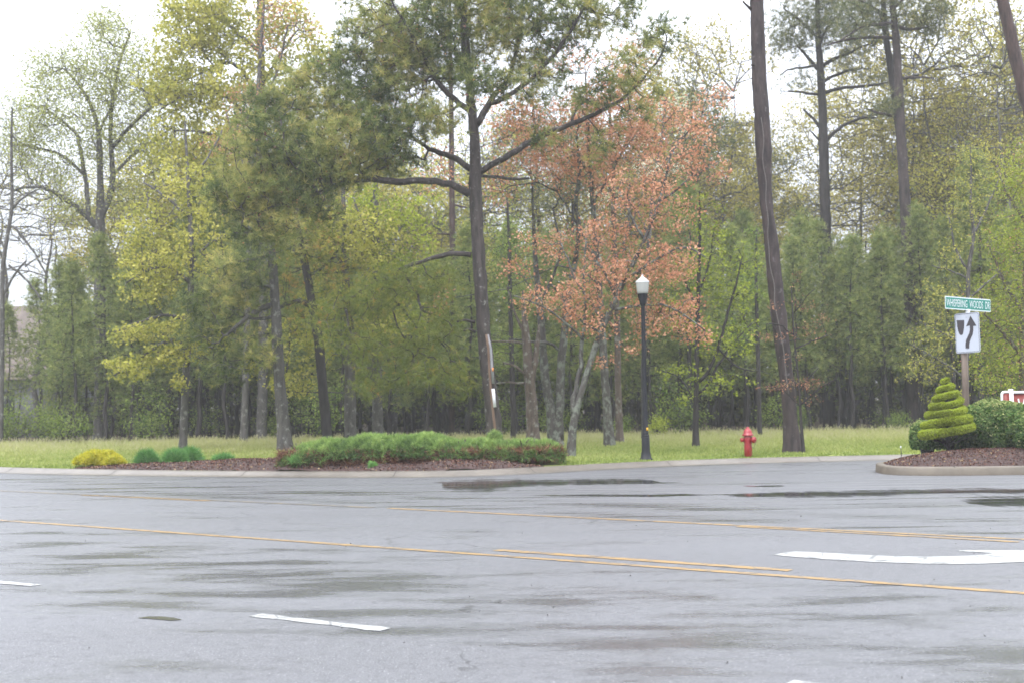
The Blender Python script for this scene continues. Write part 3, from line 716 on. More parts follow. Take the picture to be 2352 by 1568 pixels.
# ---- trees of the middle ground, left
YL = lambda v=0.5: None
drawn_tree('pine_tree', 'pale grey trunked pine at the left end of the juniper hedge', 'tree',
    [(657, 1040, 17), (648, 950, 14.5), (642, 874, 13), (635, 752, 12), (632, 683, 11), (626, 600, 10), (620, 540, 8), (612, 480, 5), (608, 420, 3)],
    [([(630, 700, 7), (600, 705, 6), (560, 735, 5), (520, 770, 3)], -.6), ([(628, 660, 4), (570, 655, 3), (500, 640, 2)], .5), ([(632, 725, 5), (600, 735, 3.5), (560, 728, 2)], .2), ([(622, 580, 5), (580, 600, 4), (520, 600, 2)], -.5)],
    37, [(540, 690, 90, 50, 37, 1.2, 55), (480, 770, 70, 40, 37, 1.0, 28), (560, 610, 90, 50, 37, 1.2, 50), (450, 690, 40, 40, 37, .8, 16), (600, 800, 60, 50, 37, .9, 22), (640, 530, 60, 50, 37, 1, 24), (520, 840, 70, 40, 37, 1, 18)], M['bark_grey'],
    [('crown', M['n_main'], fol_needles(4, 17, 0.21, 0.018, 0.17, 0.6, t_main))], 31)
drawn_tree('pine_tree', 'dark slender leaning trunk second from the left behind the hedge', 'tree',
    [(754, 1020, 12), (741, 891, 11), (733, 787, 11), (719, 710, 10), (705, 630, 9), (691, 561, 7.5), (680, 500, 5), (672, 440, 3)],
    [([(718, 705, 7), (700, 690, 6), (670, 690, 5), (630, 715, 4)], -.3), ([(700, 600, 4), (660, 560, 3), (610, 545, 2)], .4), ([(704, 640, 4), (750, 610, 3), (790, 560, 2)], .5)],
    40, [(700, 560, 90, 60, 40, 1.5, 60), (660, 640, 60, 40, 40, 1, 26), (760, 620, 60, 50, 40, 1, 26), (690, 720, 60, 40, 40, 1, 20), (740, 500, 60, 40, 40, 1, 22)], M['bark_dark'],
    [('crown', M['n_lower'], fol_needles(6, 12, 0.16, 0.014, 0.22, 0.6))], 32)
drawn_tree('maple_tree', 'grey trunked tree with yellow green leaves, third from the left behind the hedge', 'tree',
    [(806, 1022, 14), (804, 900, 13), (803, 800, 12), (801, 740, 11), (794, 640, 9), (790, 540, 7.5), (788, 440, 5), (786, 340, 2)],
    [([(800, 780, 5), (760, 750, 4), (700, 740, 2)], -.5), ([(802, 730, 5), (830, 700, 4), (880, 690, 2)], .4), ([(795, 620, 4), (750, 560, 3), (720, 500, 2)], .4), ([(792, 560, 4), (830, 500, 3), (860, 450, 2)], .4), ([(803, 850, 4), (840, 840, 3), (880, 850, 2)], -.5)],
    41, [(760, 560, 100, 90, 41, 1.6, 90), (850, 560, 80, 90, 41, 1.6, 70), (700, 780, 80, 90, 41, 1.5, 70), (860, 740, 80, 80, 41, 1.5, 60), (680, 880, 60, 30, 41, 1, 30), (760, 680, 80, 60, 41, 1.4, 50)], M['bark_grey'],
    [('crown', M['l_yellow'], fol_leaves(15, 0.13, 0.115))], 33, r0=0.005)
drawn_tree('maple_tree', 'smooth pale grey trunk behind the middle of the hedge with thin lime foliage', 'tree',
    [(868, 1020, 12.5), (866, 900, 11.5), (865, 787, 11), (862, 683, 10), (864, 560, 8), (863, 440, 6), (862, 340, 3)],
    [([(866, 740, 4), (900, 735, 3), (940, 740, 2)], -.5), ([(864, 600, 4), (900, 550, 3), (940, 500, 2)], .3), ([(863, 560, 4), (830, 510, 3), (810, 450, 2)], .3)],
    42, [(920, 560, 90, 80, 42, 1.6, 60), (850, 480, 80, 60, 42, 1.5, 45), (960, 480, 60, 60, 42, 1.4, 24), (920, 720, 80, 70, 42, 1.5, 50), (880, 640, 60, 60, 42, 1.2, 36)], M['bark_grey'],
    [('crown', M['l_lime'], fol_leaves(14, 0.13, 0.115))], 34, r0=0.005)
drawn_tree('pine_tree', 'reddish brown bare pine trunk seen just left of the large open pine', 'tree',
    [(1036, 1006, 8), (1038, 860, 8), (1040, 700, 7.5), (1040, 596, 7), (1038, 480, 6.5), (1037, 312, 6), (1035, 160, 5), (1033, 20, 4), (1032, -160, 2)],
    [([(1036, 540, 2.5), (1000, 535, 2), (960, 540, 1)], 0), ([(1037, 470, 2.5), (1080, 480, 2), (1110, 475, 1)], 0)],
    50, [(1030, 60, 120, 90, 50, 2.5, 70), (1030, -60, 120, 80, 50, 2.5, 60), (1040, 180, 80, 50, 50, 2, 26), (990, 500, 70, 40, 50, 1.5, 14)], M['bark_red'],
    [('crown', M['n_tall'], fol_needles(5, 11, 0.2, 0.02, 0.3, 0.6))], 35)

# yellow maple on the left, pale tree, tall yellow-green tree
drawn_tree('maple_tree', 'yellow leaved maple reaching low sprays over the lawn left of the hedge', 'tree',
    [(420, 1022, 9), (425, 900, 8.5), (432, 780, 8), (438, 680, 7), (440, 580, 6), (436, 480, 5), (430, 380, 3.5), (425, 280, 2)],
    [([(430, 800, 5), (400, 775, 4), (350, 800, 3.5), (300, 840, 2.5), (262, 862, 1.5)], -1.5), ([(434, 740, 5), (390, 720, 4), (330, 735, 3), (270, 760, 2)], -1.2), ([(438, 650, 5), (390, 610, 4), (330, 620, 3), (290, 650, 2)], -.8),
     ([(438, 600, 4), (480, 560, 3), (520, 540, 2)], .5), ([(436, 500, 4), (380, 450, 3), (330, 420, 2)], .5), ([(430, 420, 3), (480, 360, 2.5), (510, 300, 2)], .6)],
    38.5, [(300, 845, 55, 32, 37.2, .7, 46), (380, 815, 60, 35, 37.6, .8, 46), (310, 770, 60, 25, 37.4, .7, 36), (400, 750, 60, 30, 37.8, .8, 34), (340, 650, 80, 55, 37.8, 1, 80), (400, 600, 80, 50, 38, 1, 60), (470, 790, 50, 50, 38.3, 1, 30),
         (300, 590, 50, 45, 38, 1, 26), (460, 540, 80, 60, 38.5, 1.2, 50), (340, 520, 80, 60, 38.5, 1.2, 50), (420, 430, 110, 80, 39, 1.5, 80), (520, 620, 60, 50, 38.5, 1, 26), (410, 880, 20, 25, 37.6, .4, 7), (570, 850, 24, 16, 37, .3, 8)], M['bark_grey'],
    [('crown', M['l_yellow'], fol_leaves(13, 0.085, 0.10))], 36, r0=0.005, up=0.1)
drawn_tree('deciduous_tree', 'tall pale budding tree with spreading limbs against the white sky at far left', 'tree',
    [(228, 1015, 14), (230, 860, 13), (230, 700, 13), (227, 600, 12), (229, 520, 12), (231, 446, 8), (229, 365, 7), (227, 292, 5.5), (203, 227, 4), (174, 186, 3), (150, 160, 2)],
    [([(225, 525, 8), (195, 490, 7), (174, 474, 6), (134, 450, 5), (101, 429, 4), (53, 429, 3), (10, 450, 2)], -1), ([(205, 500, 6), (200, 440, 5.5), (192, 385, 5), (178, 308, 4), (138, 275, 3), (97, 243, 2)], .8),
     ([(232, 500, 8), (250, 460, 7), (259, 420, 7), (258, 365, 6), (253, 316, 5), (257, 243, 5), (267, 174, 4), (280, 122, 3), (300, 73, 2)], .8), ([(258, 340, 5), (285, 305, 4.5), (316, 275, 4), (356, 239, 3), (405, 211, 2)], -.8),
     ([(192, 400, 4), (160, 370, 3.5), (134, 352, 3), (67, 336, 2.5), (20, 330, 1.5)], 1), ([(262, 400, 4), (300, 360, 3.5), (352, 324, 3), (400, 292, 2)], 1), ([(229, 300, 3.5), (260, 240, 3), (250, 180, 2)], .5)],
    50, [(180, 200, 110, 80, 50, 2.5, 110), (280, 110, 60, 80, 50, 2, 60), (100, 280, 80, 60, 50, 2, 60), (200, 330, 100, 70, 50, 2.5, 70), (60, 360, 60, 60, 50, 2, 34), (330, 250, 70, 60, 50, 2, 50), (270, 210, 70, 60, 50, 2, 50),
         (120, 400, 70, 50, 50, 2, 34), (240, 60, 50, 50, 50, 1.5, 40), (110, 170, 60, 60, 50, 1.5, 50), (60, 260, 60, 70, 50, 1.5, 40), (200, 130, 70, 60, 50, 2, 50), (250, 300, 90, 70, 50, 2, 60), (40, 330, 50, 50, 50, 1.5, 30), (150, 480, 70, 50, 50, 1.6, 40), (330, 160, 60, 70, 50, 2, 40), (350, 360, 60, 50, 50, 2, 34), (300, 440, 60, 50, 50, 2, 26)], M['bark_grey'],
    [('crown', M['l_pale'], fol_leaves(24, 0.28, 0.085))], 37, r0=0.007, rmax=.06)
drawn_tree('deciduous_tree', 'tall yellow green tree in new leaf standing left of the large open pine crown', 'tree',
    [(600, 1012, 12), (604, 850, 11), (606, 680, 11), (604, 560, 10), (600, 430, 10), (599, 300, 9.5), (600, 190, 9), (599, 100, 8), (596, 0, 7), (594, -120, 5), (590, -260, 2)],
    [([(600, 400, 5), (540, 330, 4), (460, 300, 3), (400, 300, 2)], -1), ([(599, 260, 5), (560, 160, 4), (520, 140, 3.5), (440, 180, 2)], .8), ([(598, 120, 5), (550, 80, 4), (500, 40, 3), (430, 20, 2)], .8), ([(599, 300, 4), (520, 220, 3.5), (430, 215, 3), (370, 250, 2)], -.8),
     ([(599, 200, 4), (640, 130, 3), (690, 60, 2)], .6), ([(600, 350, 4), (660, 280, 3), (720, 200, 2)], .6), ([(596, 20, 5), (640, -60, 4), (700, -120, 2)], .6), ([(596, 0, 5), (540, -60, 4), (460, -80, 2)], .6), ([(602, 480, 4), (540, 440, 3), (480, 420, 2)], .6)],
    48, [(440, 90, 80, 90, 48, 2.4, 120), (520, 60, 80, 90, 48, 2.4, 100), (430, 220, 80, 70, 48, 2.4, 95), (520, 220, 70, 70, 48, 2.4, 80), (400, 330, 80, 60, 48, 2.2, 60), (500, 350, 80, 70, 48, 2.2, 80), (620, 160, 80, 80, 48, 2.2, 60), (660, 60, 80, 70, 48, 2.2, 60),
         (450, 10, 90, 50, 48, 2, 60), (480, 460, 80, 60, 48, 2, 50), (720, 130, 60, 60, 48, 2, 32), (560, -60, 150, 60, 48, 2.5, 60), (360, 180, 50, 70, 48, 2, 40)], M['bark_grey'],
    [('crown', M['l_yellow'], fol_leaves(18, 0.17, 0.14))], 38, r0=0.006, rmax=.09)
drawn_tree('maple_tree', 'budding orange red maple partly hidden behind the upper left pine crown', 'tree',
    [(560, 1010, 8), (566, 800, 7), (570, 600, 7), (580, 400, 6), (590, 240, 5), (600, 100, 4), (610, -40, 2)],
    [([(578, 420, 3), (540, 330, 2.5), (520, 260, 2)], 0), ([(590, 260, 3), (640, 160, 2.5), (660, 60, 2)], 0)],
    46, [(570, 230, 60, 35, 46, 1.5, 36), (520, 340, 60, 25, 46, 1.5, 26), (640, 30, 60, 45, 46, 1.5, 46), (560, 290, 60, 30, 46, 1.5, 20), (700, 50, 40, 40, 46, 1, 16), (620, 100, 40, 30, 46, 1, 14)], M['bark_grey'],
    [('crown', M['l_orange'], fol_leaves(12, 0.22, 0.07))], 39)
drawn_tree('bare_tree', 'thin bare leafless tree at the left edge of the wood', 'tree',
    [(0, 1025, 6), (3, 900, 6), (5, 750, 5.5), (5, 620, 5), (14, 560, 4.5), (28, 480, 4), (26, 336, 3), (28, 250, 2)],
    [([(5, 680, 3), (40, 620, 2.5), (60, 600, 2)], 0), ([(10, 570, 3), (-30, 500, 2), (-60, 420, 1.5)], 0), ([(20, 610, 3), (60, 640, 2.5), (95, 690, 2)], 0), ([(30, 520, 3), (80, 580, 2.5), (110, 640, 2)], 0), ([(28, 480, 3), (70, 440, 2), (110, 430, 1)], 0)],
    47, [(40, 430, 60, 90, 47, 1.5, 50), (30, 280, 50, 70, 47, 1.5, 30), (80, 560, 50, 50, 47, 1.2, 20), (-40, 450, 60, 90, 47, 1.5, 30)], M['bark_grey'],
    [('crown', M['l_pale'], fol_leaves(2, 0.2, 0.05))], 40, r0=0.006)

# ---- middle group right of the large pine
drawn_tree('snag', 'broken brown dead trunk with splintered reddish top right of the large pine', 'dead tree',
    [(1226, 1030, 16), (1222, 940, 14), (1217, 874, 12.5), (1211, 804, 11), (1206, 750, 8.5), (1203, 705, 5), (1200, 668, 1.5)],
    [([(1222, 880, 8), (1230, 820, 7), (1236, 770, 5), (1238, 745, 1.5)], -.1), ([(1210, 775, 4), (1190, 740, 3), (1172, 690, 2.5), (1165, 660, 1.5)], .1), ([(1218, 870, 3.5), (1190, 840, 3), (1155, 832, 2)], -.4), ([(1208, 790, 3), (1160, 783, 2.5), (1125, 784, 2)], -.2), ([(1220, 880, 3), (1170, 878, 2), (1140, 880, 1.5)], .3)],
    37, [], M['bark_brown'], None, 41)
drawn_tree('maple_tree', 'twin trunked tree with lichen mottled grey bark in a low V', 'tree',
    [(1278, 1040, 19), (1270, 970, 14), (1263, 930, 11), (1252, 874, 10), (1247, 804, 9), (1243, 740, 8.5), (1238, 680, 8), (1230, 610, 6), (1226, 520, 4), (1222, 420, 2)],
    [([(1282, 1010, 13), (1284, 950, 11), (1285, 890, 10.5), (1290, 822, 9.5), (1297, 752, 8.5), (1301, 700, 7.5), (1315, 631, 6.5), (1325, 579, 6), (1332, 520, 5), (1322, 469, 4.5), (1332, 399, 4), (1325, 330, 3), (1330, 250, 2)], -.6),
     ([(1290, 810, 4), (1265, 785, 3.5), (1240, 786, 3), (1180, 780, 2)], -.5), ([(1300, 700, 4), (1280, 670, 3), (1262, 650, 2)], 0), ([(1298, 740, 4), (1320, 715, 3), (1335, 690, 2)], 0), ([(1240, 700, 4), (1270, 640, 3.5), (1290, 570, 3), (1270, 480, 2)], 0)],
    38, [(1260, 480, 90, 90, 38, 1.5, 60), (1340, 420, 70, 80, 38, 1.5, 40), (1300, 640, 60, 60, 38, 1.2, 18), (1230, 600, 60, 60, 38, 1.2, 18)], M['bark_lichen'],
    [('crown', M['l_olive'], fol_leaves(5, 0.2, 0.045))], 42, r0=0.006)
drawn_tree('maple_tree', 'nearest forked maple with pale green lichen stems and orange leaves beside the lamp', 'tree',
    [(1309, 1058, 10), (1314, 1000, 9), (1319, 955, 9), (1326, 930, 7.5), (1340, 885, 7.5), (1350, 850, 7), (1370, 787, 7), (1388, 745, 6.5), (1415, 683, 6), (1436, 641, 5.5), (1460, 596, 5), (1481, 551, 4.5), (1509, 479, 4), (1530, 410, 3), (1545, 330, 2)],
    [([(1317, 950, 7), (1313, 926, 6.5), (1322, 895, 6), (1331, 860, 5.5), (1337, 810, 5), (1339, 770, 4.5), (1345, 700, 3.5), (1340, 620, 2.5), (1348, 520, 2)], .4), ([(1388, 745, 4), (1360, 700, 3), (1320, 640, 2.5), (1290, 560, 2)], .5),
     ([(1415, 683, 4), (1400, 640, 3), (1370, 600, 2)], -.5), ([(1436, 641, 4), (1500, 600, 3), (1570, 560, 2.5), (1620, 590, 1.5)], -.5), ([(1481, 551, 3.5), (1450, 500, 3), (1420, 430, 2)], .5), ([(1400, 715, 4), (1470, 700, 3), (1540, 700, 2.5), (1620, 760, 1.5)], -.5),
     ([(1339, 780, 3), (1300, 740, 2.5), (1240, 700, 2), (1180, 680, 1.2)], -.3), ([(1510, 470, 3), (1570, 420, 2.5), (1640, 380, 1.5)], .3), ([(1380, 765, 3), (1330, 735, 2), (1290, 690, 1.5)], 0.3)],
    31, [(1400, 640, 110, 60, 31, 1.3, 80), (1500, 620, 80, 60, 31, 1.2, 60), (1560, 720, 70, 50, 31, 1, 42), (1480, 730, 60, 50, 31, 1, 34), (1360, 730, 70, 50, 31, 1, 34), (1300, 690, 70, 50, 31, 1, 34), (1220, 690, 50, 35, 31, .8, 14), (1560, 600, 60, 50, 31, 1, 32),
         (1420, 540, 100, 60, 31, 1.2, 50), (1530, 480, 80, 70, 31, 1.2, 46), (1600, 300, 60, 70, 31, 1, 26), (1560, 370, 80, 50, 31, 1.2, 40), (1450, 440, 80, 50, 31, 1.2, 36), (1600, 770, 40, 20, 31, .6, 12), (1450, 800, 40, 15, 31, .6, 6), (1390, 830, 40, 20, 31, .5, 4),
         (1640, 220, 40, 30, 31, .6, 10), (1640, 390, 30, 30, 31, .6, 9), (1180, 620, 60, 40, 31.5, .8, 10), (1240, 560, 60, 50, 31.5, .8, 16)], M['bark_lichen'],
    [('crown', M['l_orange'], fol_leaves(17, 0.11, 0.068))], 43, r0=0.0045)
drawn_tree('maple_tree', 'lichen spotted trunk left of the lamp, thicker of a close pair', 'tree',
    [(1401, 1038, 12.5), (1396, 960, 10.5), (1391, 891, 9.5), (1384, 787, 9), (1381, 718, 8), (1372, 620, 7), (1366, 520, 6), (1356, 400, 5), (1350, 280, 4), (1345, 180, 2)],
    [([(1383, 740, 4), (1410, 690, 3), (1440, 600, 2)], .5), ([(1370, 600, 4), (1330, 520, 3), (1280, 440, 2)], .3), ([(1362, 470, 4), (1410, 390, 3), (1450, 300, 2)], .3), ([(1356, 400, 3.5), (1300, 330, 3), (1240, 290, 2)], .3), ([(1375, 650, 3), (1330, 620, 2), (1280, 610, 1.5)], .2)],
    37.5, [(1330, 380, 120, 70, 37.5, 1.8, 110), (1420, 330, 100, 70, 37.5, 1.8, 90), (1250, 350, 80, 60, 37.5, 1.6, 46), (1230, 280, 70, 50, 37.5, 1.5, 36), (1400, 230, 110, 60, 37.5, 1.6, 80), (1490, 300, 60, 70, 37.5, 1.4, 44), (1330, 270, 80, 50, 37.5, 1.5, 46), (1170, 330, 60, 60, 37.5, 1.3, 24),
         (1320, 560, 90, 50, 37.5, 1.4, 26), (1450, 150, 70, 50, 37.5, 1.4, 26), (1560, 260, 60, 50, 37.5, 1.4, 30), (1150, 420, 60, 60, 37.5, 1.3, 24), (1010, 400, 50, 60, 38, 1.3, 14), (1160, 240, 60, 50, 37.5, 1.2, 24), (1300, 130, 80, 50, 37.5, 1.2, 20), (1000, 700, 40, 60, 38, 1, 8)], M['bark_lichen'],
    [('crown', M['l_orange'], fol_leaves(19, 0.16, 0.08))], 44, r0=0.005)
drawn_tree('maple_tree', 'thinner dark mottled trunk just left of the street lamp pole', 'tree',
    [(1424, 1034, 9), (1421, 940, 8), (1419, 856, 7.5), (1418, 752, 7), (1414, 650, 6.5), (1410, 540, 6), (1408, 420, 5), (1402, 300, 3.5), (1400, 180, 2)],
    [([(1417, 760, 3), (1400, 740, 2.5), (1385, 735, 1.5)], 0), ([(1412, 600, 3), (1450, 520, 2), (1480, 430, 1.5)], .3), ([(1409, 450, 3), (1370, 370, 2), (1340, 300, 1.5)], .3)],
    39.5, [(1380, 480, 90, 60, 39.5, 1.5, 30), (1460, 390, 80, 70, 39.5, 1.5, 40), (1380, 180, 90, 60, 39.5, 1.5, 34)], M['bark_brown'],
    [('crown', M['l_orange'], fol_leaves(10, 0.17, 0.06))], 45, r0=0.005)
drawn_tree('dogwood_tree', 'white blossoming dogwood showing between the orange maple branches', 'tree',
    [(1480, 1008, 6), (1478, 850, 6), (1482, 700, 5.5), (1490, 560, 5), (1500, 430, 4), (1520, 320, 3), (1530, 220, 2)],
    [([(1490, 540, 3), (1450, 460, 2.5), (1400, 440, 2)], 0), ([(1505, 400, 3), (1560, 330, 2), (1600, 280, 1.5)], 0)],
    42, [(1540, 240, 60, 18, 42, 1.2, 30), (1490, 390, 60, 18, 42, 1.2, 26), (1590, 300, 40, 12, 42, 1, 12), (1380, 450, 50, 20, 42, 1, 14), (1560, 380, 40, 15, 42, 1, 10), (1480, 320, 40, 12, 42, 1, 8)], M['bark_grey'],
    [('crown', M['l_white'], fol_leaves(9, 0.12, 0.07, flat=1))], 46)
drawn_tree('sapling', 'slender sapling with bright lime leaf clusters between lamp and hydrant', 'tree',
    [(1598, 1038, 8), (1598, 960, 6.5), (1600, 856, 6), (1603, 718, 5), (1606, 600, 4), (1608, 520, 3), (1606, 440, 1.5)],
    [([(1602, 880, 4), (1625, 860, 4), (1650, 800, 3.5), (1668, 730, 3), (1690, 660, 2.5), (1705, 590, 1.5)], -.6), ([(1600, 905, 3.5), (1625, 890, 3), (1640, 850, 3), (1680, 790, 2), (1730, 740, 1.2)], .4), ([(1601, 800, 3), (1570, 760, 2), (1545, 700, 1.5)], .3),
     ([(1604, 680, 3), (1630, 600, 2), (1640, 520, 1.5)], .3), ([(1603, 720, 2.5), (1575, 650, 2), (1560, 580, 1.2)], -.3), ([(1606, 940, 2), (1560, 860, 1.5), (1520, 850, 1)], .2), ([(1650, 800, 2.5), (1700, 850, 2), (1745, 850, 1)], -.2)],
    36, [(1600, 640, 60, 80, 36, .9, 60), (1680, 660, 55, 80, 36, .9, 60), (1650, 560, 60, 60, 36, .9, 34), (1560, 720, 50, 60, 36, .8, 32), (1640, 780, 70, 60, 36, .9, 50), (1700, 770, 45, 60, 36, .8, 30), (1560, 850, 60, 30, 36, .7, 18), (1660, 880, 80, 30, 36, .8, 26),
         (1610, 480, 60, 50, 36, .8, 22), (1580, 910, 40, 20, 36, .5, 8), (1730, 590, 30, 50, 36, .6, 12)], M['bark_dark'],
    [('crown', M['l_lime'], fol_leaves(9, 0.07, 0.075))], 47, r0=0.004)
tr = drawn_tree('pine_tree', 'massive leaning scaly barked pine trunk right of the red hydrant', 'tree',
    [(1822, 1044, 20), (1815, 960, 16.5), (1808, 880, 16), (1799, 804, 17.5), (1788, 718, 17.5), (1778, 631, 17), (1771, 544, 16), (1762, 490, 14), (1757, 434, 15), (1754, 350, 19), (1752, 290, 18), (1746, 226, 17), (1741, 104, 16), (1738, 0, 15.5), (1733, -140, 14), (1728, -350, 11), (1724, -560, 7), (1720, -760, 3)],
    [([(1728, 25, 4), (1718, 12, 3), (1706, 4, 2)], -.2), ([(1730, 5, 4), (1720, -5, 3), (1712, -12, 2)], -.3), ([(1738, 150, 2.5), (1730, 146, 2), (1724, 150, 1)], -.2), ([(1732, -300, 5), (1640, -380, 4), (1540, -400, 2)], -1), ([(1728, -400, 5), (1820, -460, 4), (1900, -480, 2)], 1)],
    31.5, [(1700, -420, 200, 90, 31.5, 2.5, 90), (1740, -600, 150, 120, 31.5, 2.5, 90), (1850, -480, 100, 60, 31.5, 2, 40)], M['bark_big'],
    [('crown', M['n_main'], fol_needles(6, 11, 0.2, 0.018, 0.25, 0.6))], 48, rough=0.05, flare=1.2)
bl = at(1822, 1044, 31.5); bl[2] = 0.1
M['vine'] = paint('vine_stem', (0.10, 0.09, 0.08), 0.8)
g = MB(); vp = [(1812, 905, .3), (1806, 870, .3), (1800, 800, .3), (1786, 730, .31), (1776, 690, .3), (1782, 660, .3), (1772, 630, .29), (1766, 600, .29), (1768, 575, .28), (1762, 545, .28), (1766, 500, .26), (1757, 460, .25), (1762, 420, .3), (1750, 370, .3), (1756, 320, .31), (1748, 270, .3)]
q, r = resample([at(x, y, 31.5 - o) for x, y, o in vp], [0.018]*len(vp), 0.15); r = np.linspace(0.012, 0.008, len(q)); g.tube(q, r, 6)
tag(g.build('climbing_vine', M['vine'], None, bl, True), 'pale wiry vine stem winding up the massive leaning pine trunk', 'vine')
drawn_tree('sapling', 'thin sapling at the foot of the leaning pine with small orange leaves', 'tree',
    [(1848, 1046, 4), (1842, 1010, 3.5), (1838, 930, 3), (1832, 850, 2.5), (1822, 760, 2), (1818, 660, 1.2)],
    [([(1835, 900, 2), (1860, 860, 1.5), (1880, 845, 1)], -.2), ([(1828, 800, 2), (1870, 780, 1.5), (1900, 770, 1)], -.2), ([(1824, 770, 2), (1790, 740, 1.5), (1760, 745, 1)], -.6), ([(1836, 930, 1.5), (1800, 890, 1.2), (1760, 885, 1)], -.6), ([(1838, 930, 2), (1880, 890, 1.5), (1920, 870, 1)], -.3), ([(1822, 720, 1.5), (1850, 690, 1), (1870, 665, 1)], -.2)],
    31.2, [(1840, 882, 60, 14, 30.9, .5, 34), (1780, 888, 40, 12, 30.6, .4, 18), (1860, 765, 60, 22, 31, .5, 26), (1770, 772, 40, 12, 30.5, .3, 14), (1890, 730, 20, 12, 31, .3, 7), (1835, 650, 20, 40, 31, .3, 10), (1860, 910, 30, 30, 31, .4, 8), (1800, 700, 40, 14, 30.5, .3, 9), (1860, 705, 40, 10, 31, .3, 8), (1830, 820, 40, 16, 31, .3, 8)], M['bark_dark'],
    [('crown', M['l_orange'], fol_leaves(5, 0.05, 0.032))], 49, r0=0.0025, up=0)

# ---- tall pines on the right
drawn_tree('pine_tree', 'tall straight pine with bare horizontal branches right of the massive leaning trunk', 'tree',
    [(1905, 1000, 13), (1903, 850, 13), (1901, 700, 12.5), (1897, 560, 12), (1894, 430, 11.5), (1892, 347, 11), (1889, 243, 9.5), (1886, 190, 9), (1884, 150, 8.5), (1880, 104, 7), (1878, 40, 6), (1876, -60, 4), (1874, -180, 2)],
    [([(1884, 165, 5), (1865, 145, 4.5), (1850, 125, 3.5), (1830, 105, 2)], .5), ([(1886, 155, 5), (1905, 140, 4.5), (1945, 125, 3.5), (1985, 105, 2.5), (2030, 90, 1.5)], -.5), ([(1888, 190, 4), (1920, 172, 3.5), (1960, 160, 2.5), (2000, 158, 1.5)], .6), ([(1884, 150, 4), (1850, 155, 3), (1805, 160, 2), (1790, 175, 1)], .3),
     ([(1889, 215, 4.5), (1930, 202, 4), (1990, 198, 3.5), (2040, 190, 2)], -.6), ([(1889, 220, 3.5), (1850, 212, 3), (1810, 210, 2)], .3), ([(1889, 300, 4), (1870, 275, 3.5), (1845, 252, 2.5)], .3), ([(1893, 330, 4.5), (1930, 290, 4), (1980, 270, 3), (2010, 272, 2)], -.4), ([(1880, 110, 4), (1900, 60, 3), (1940, 20, 2)], .5), ([(1880, 90, 4), (1840, 50, 3), (1800, 20, 2)], .5), ([(1890, 330, 3), (1870, 310, 2), (1860, 300, 1.5)], -.3)],
    56, [(1850, 60, 90, 60, 56, 2.2, 100), (1930, 50, 90, 60, 56, 2.2, 90), (1880, -20, 120, 60, 56, 2.4, 100), (1810, 90, 50, 40, 56, 1.6, 30), (1980, 100, 70, 35, 56, 1.8, 34), (1830, 190, 56, 20, 56, 1.4, 14), (2010, 180, 40, 20, 56, 1.3, 12), (1880, -120, 110, 70, 56, 2.2, 60), (1940, 150, 60, 16, 56, 1.3, 14), (2020, 260, 35, 15, 56, 1, 9)], M['bark_dark'],
    [('crown', M['n_tall'], fol_needles(6, 11, 0.21, 0.018, 0.28, 0.6))], 51, r0=0.006)
drawn_tree('pine_tree', 'right hand trunk of the twin tall pines above the keep right sign', 'tree',
    [(2100, 995, 14), (2094, 800, 14), (2088, 640, 13), (2083, 521, 12.5), (2076, 417, 12), (2066, 243, 10.5), (2062, 160, 9.5), (2059, 104, 9), (2053, 40, 8), (2049, 0, 7), (2044, -120, 5), (2042, -240, 2)],
    [([(2060, 60, 5), (2090, 70, 4), (2130, 62, 2)], .4), ([(2058, 55, 5), (2020, 55, 4), (1980, 60, 3), (1930, 95, 2)], -.5), ([(2062, 90, 4), (2000, 85, 3.5), (1940, 92, 3), (1900, 105, 1.5)], .4), ([(2066, 180, 4), (2100, 178, 3), (2145, 180, 2)], .4), ([(2050, 20, 4), (2100, -20, 3), (2150, -40, 2)], .4), ([(2065, 268, 4), (2020, 262, 3), (1990, 250, 2)], .2)],
    50.5, [(2110, 40, 70, 40, 50.5, 2, 50), (2000, 20, 80, 40, 50.5, 2, 50), (2070, -40, 110, 50, 50.5, 2, 70), (2040, 245, 40, 22, 50.5, 1, 20), (2140, 70, 30, 20, 50.5, 1, 14), (1960, 60, 50, 25, 50.5, 1.4, 20), (2160, 10, 30, 20, 50.5, 1, 10)], M['bark_big'],
    [('crown', M['n_tall'], fol_needles(6, 11, 0.2, 0.018, 0.26, 0.6))], 52, r0=0.006)
drawn_tree('pine_tree', 'left hand trunk of the twin tall pines joining its partner low down', 'tree',
    [(2090, 1000, 9), (2084, 800, 9), (2080, 600, 8.5), (2074, 420, 9), (2066, 300, 9), (2056, 230, 8.5), (2049, 174, 8.5), (2038, 110, 7.5), (2033, 60, 6.5), (2028, 0, 6), (2022, -100, 4), (2018, -200, 2)],
    [([(2032, 40, 3), (2000, 10, 2.5), (1970, 0, 1.5)], .4), ([(2056, 165, 3), (2052, 130, 2.5), (2060, 110, 2)], -.3)],
    51.5, [(2010, -20, 80, 50, 51.5, 1.8, 50), (2040, -110, 80, 60, 51.5, 1.8, 46), (2020, 60, 40, 20, 51.5, 1, 14)], M['bark_dark'],
    [('crown', M['n_tall'], fol_needles(6, 11, 0.2, 0.018, 0.26, 0.6))], 53, r0=0.006)
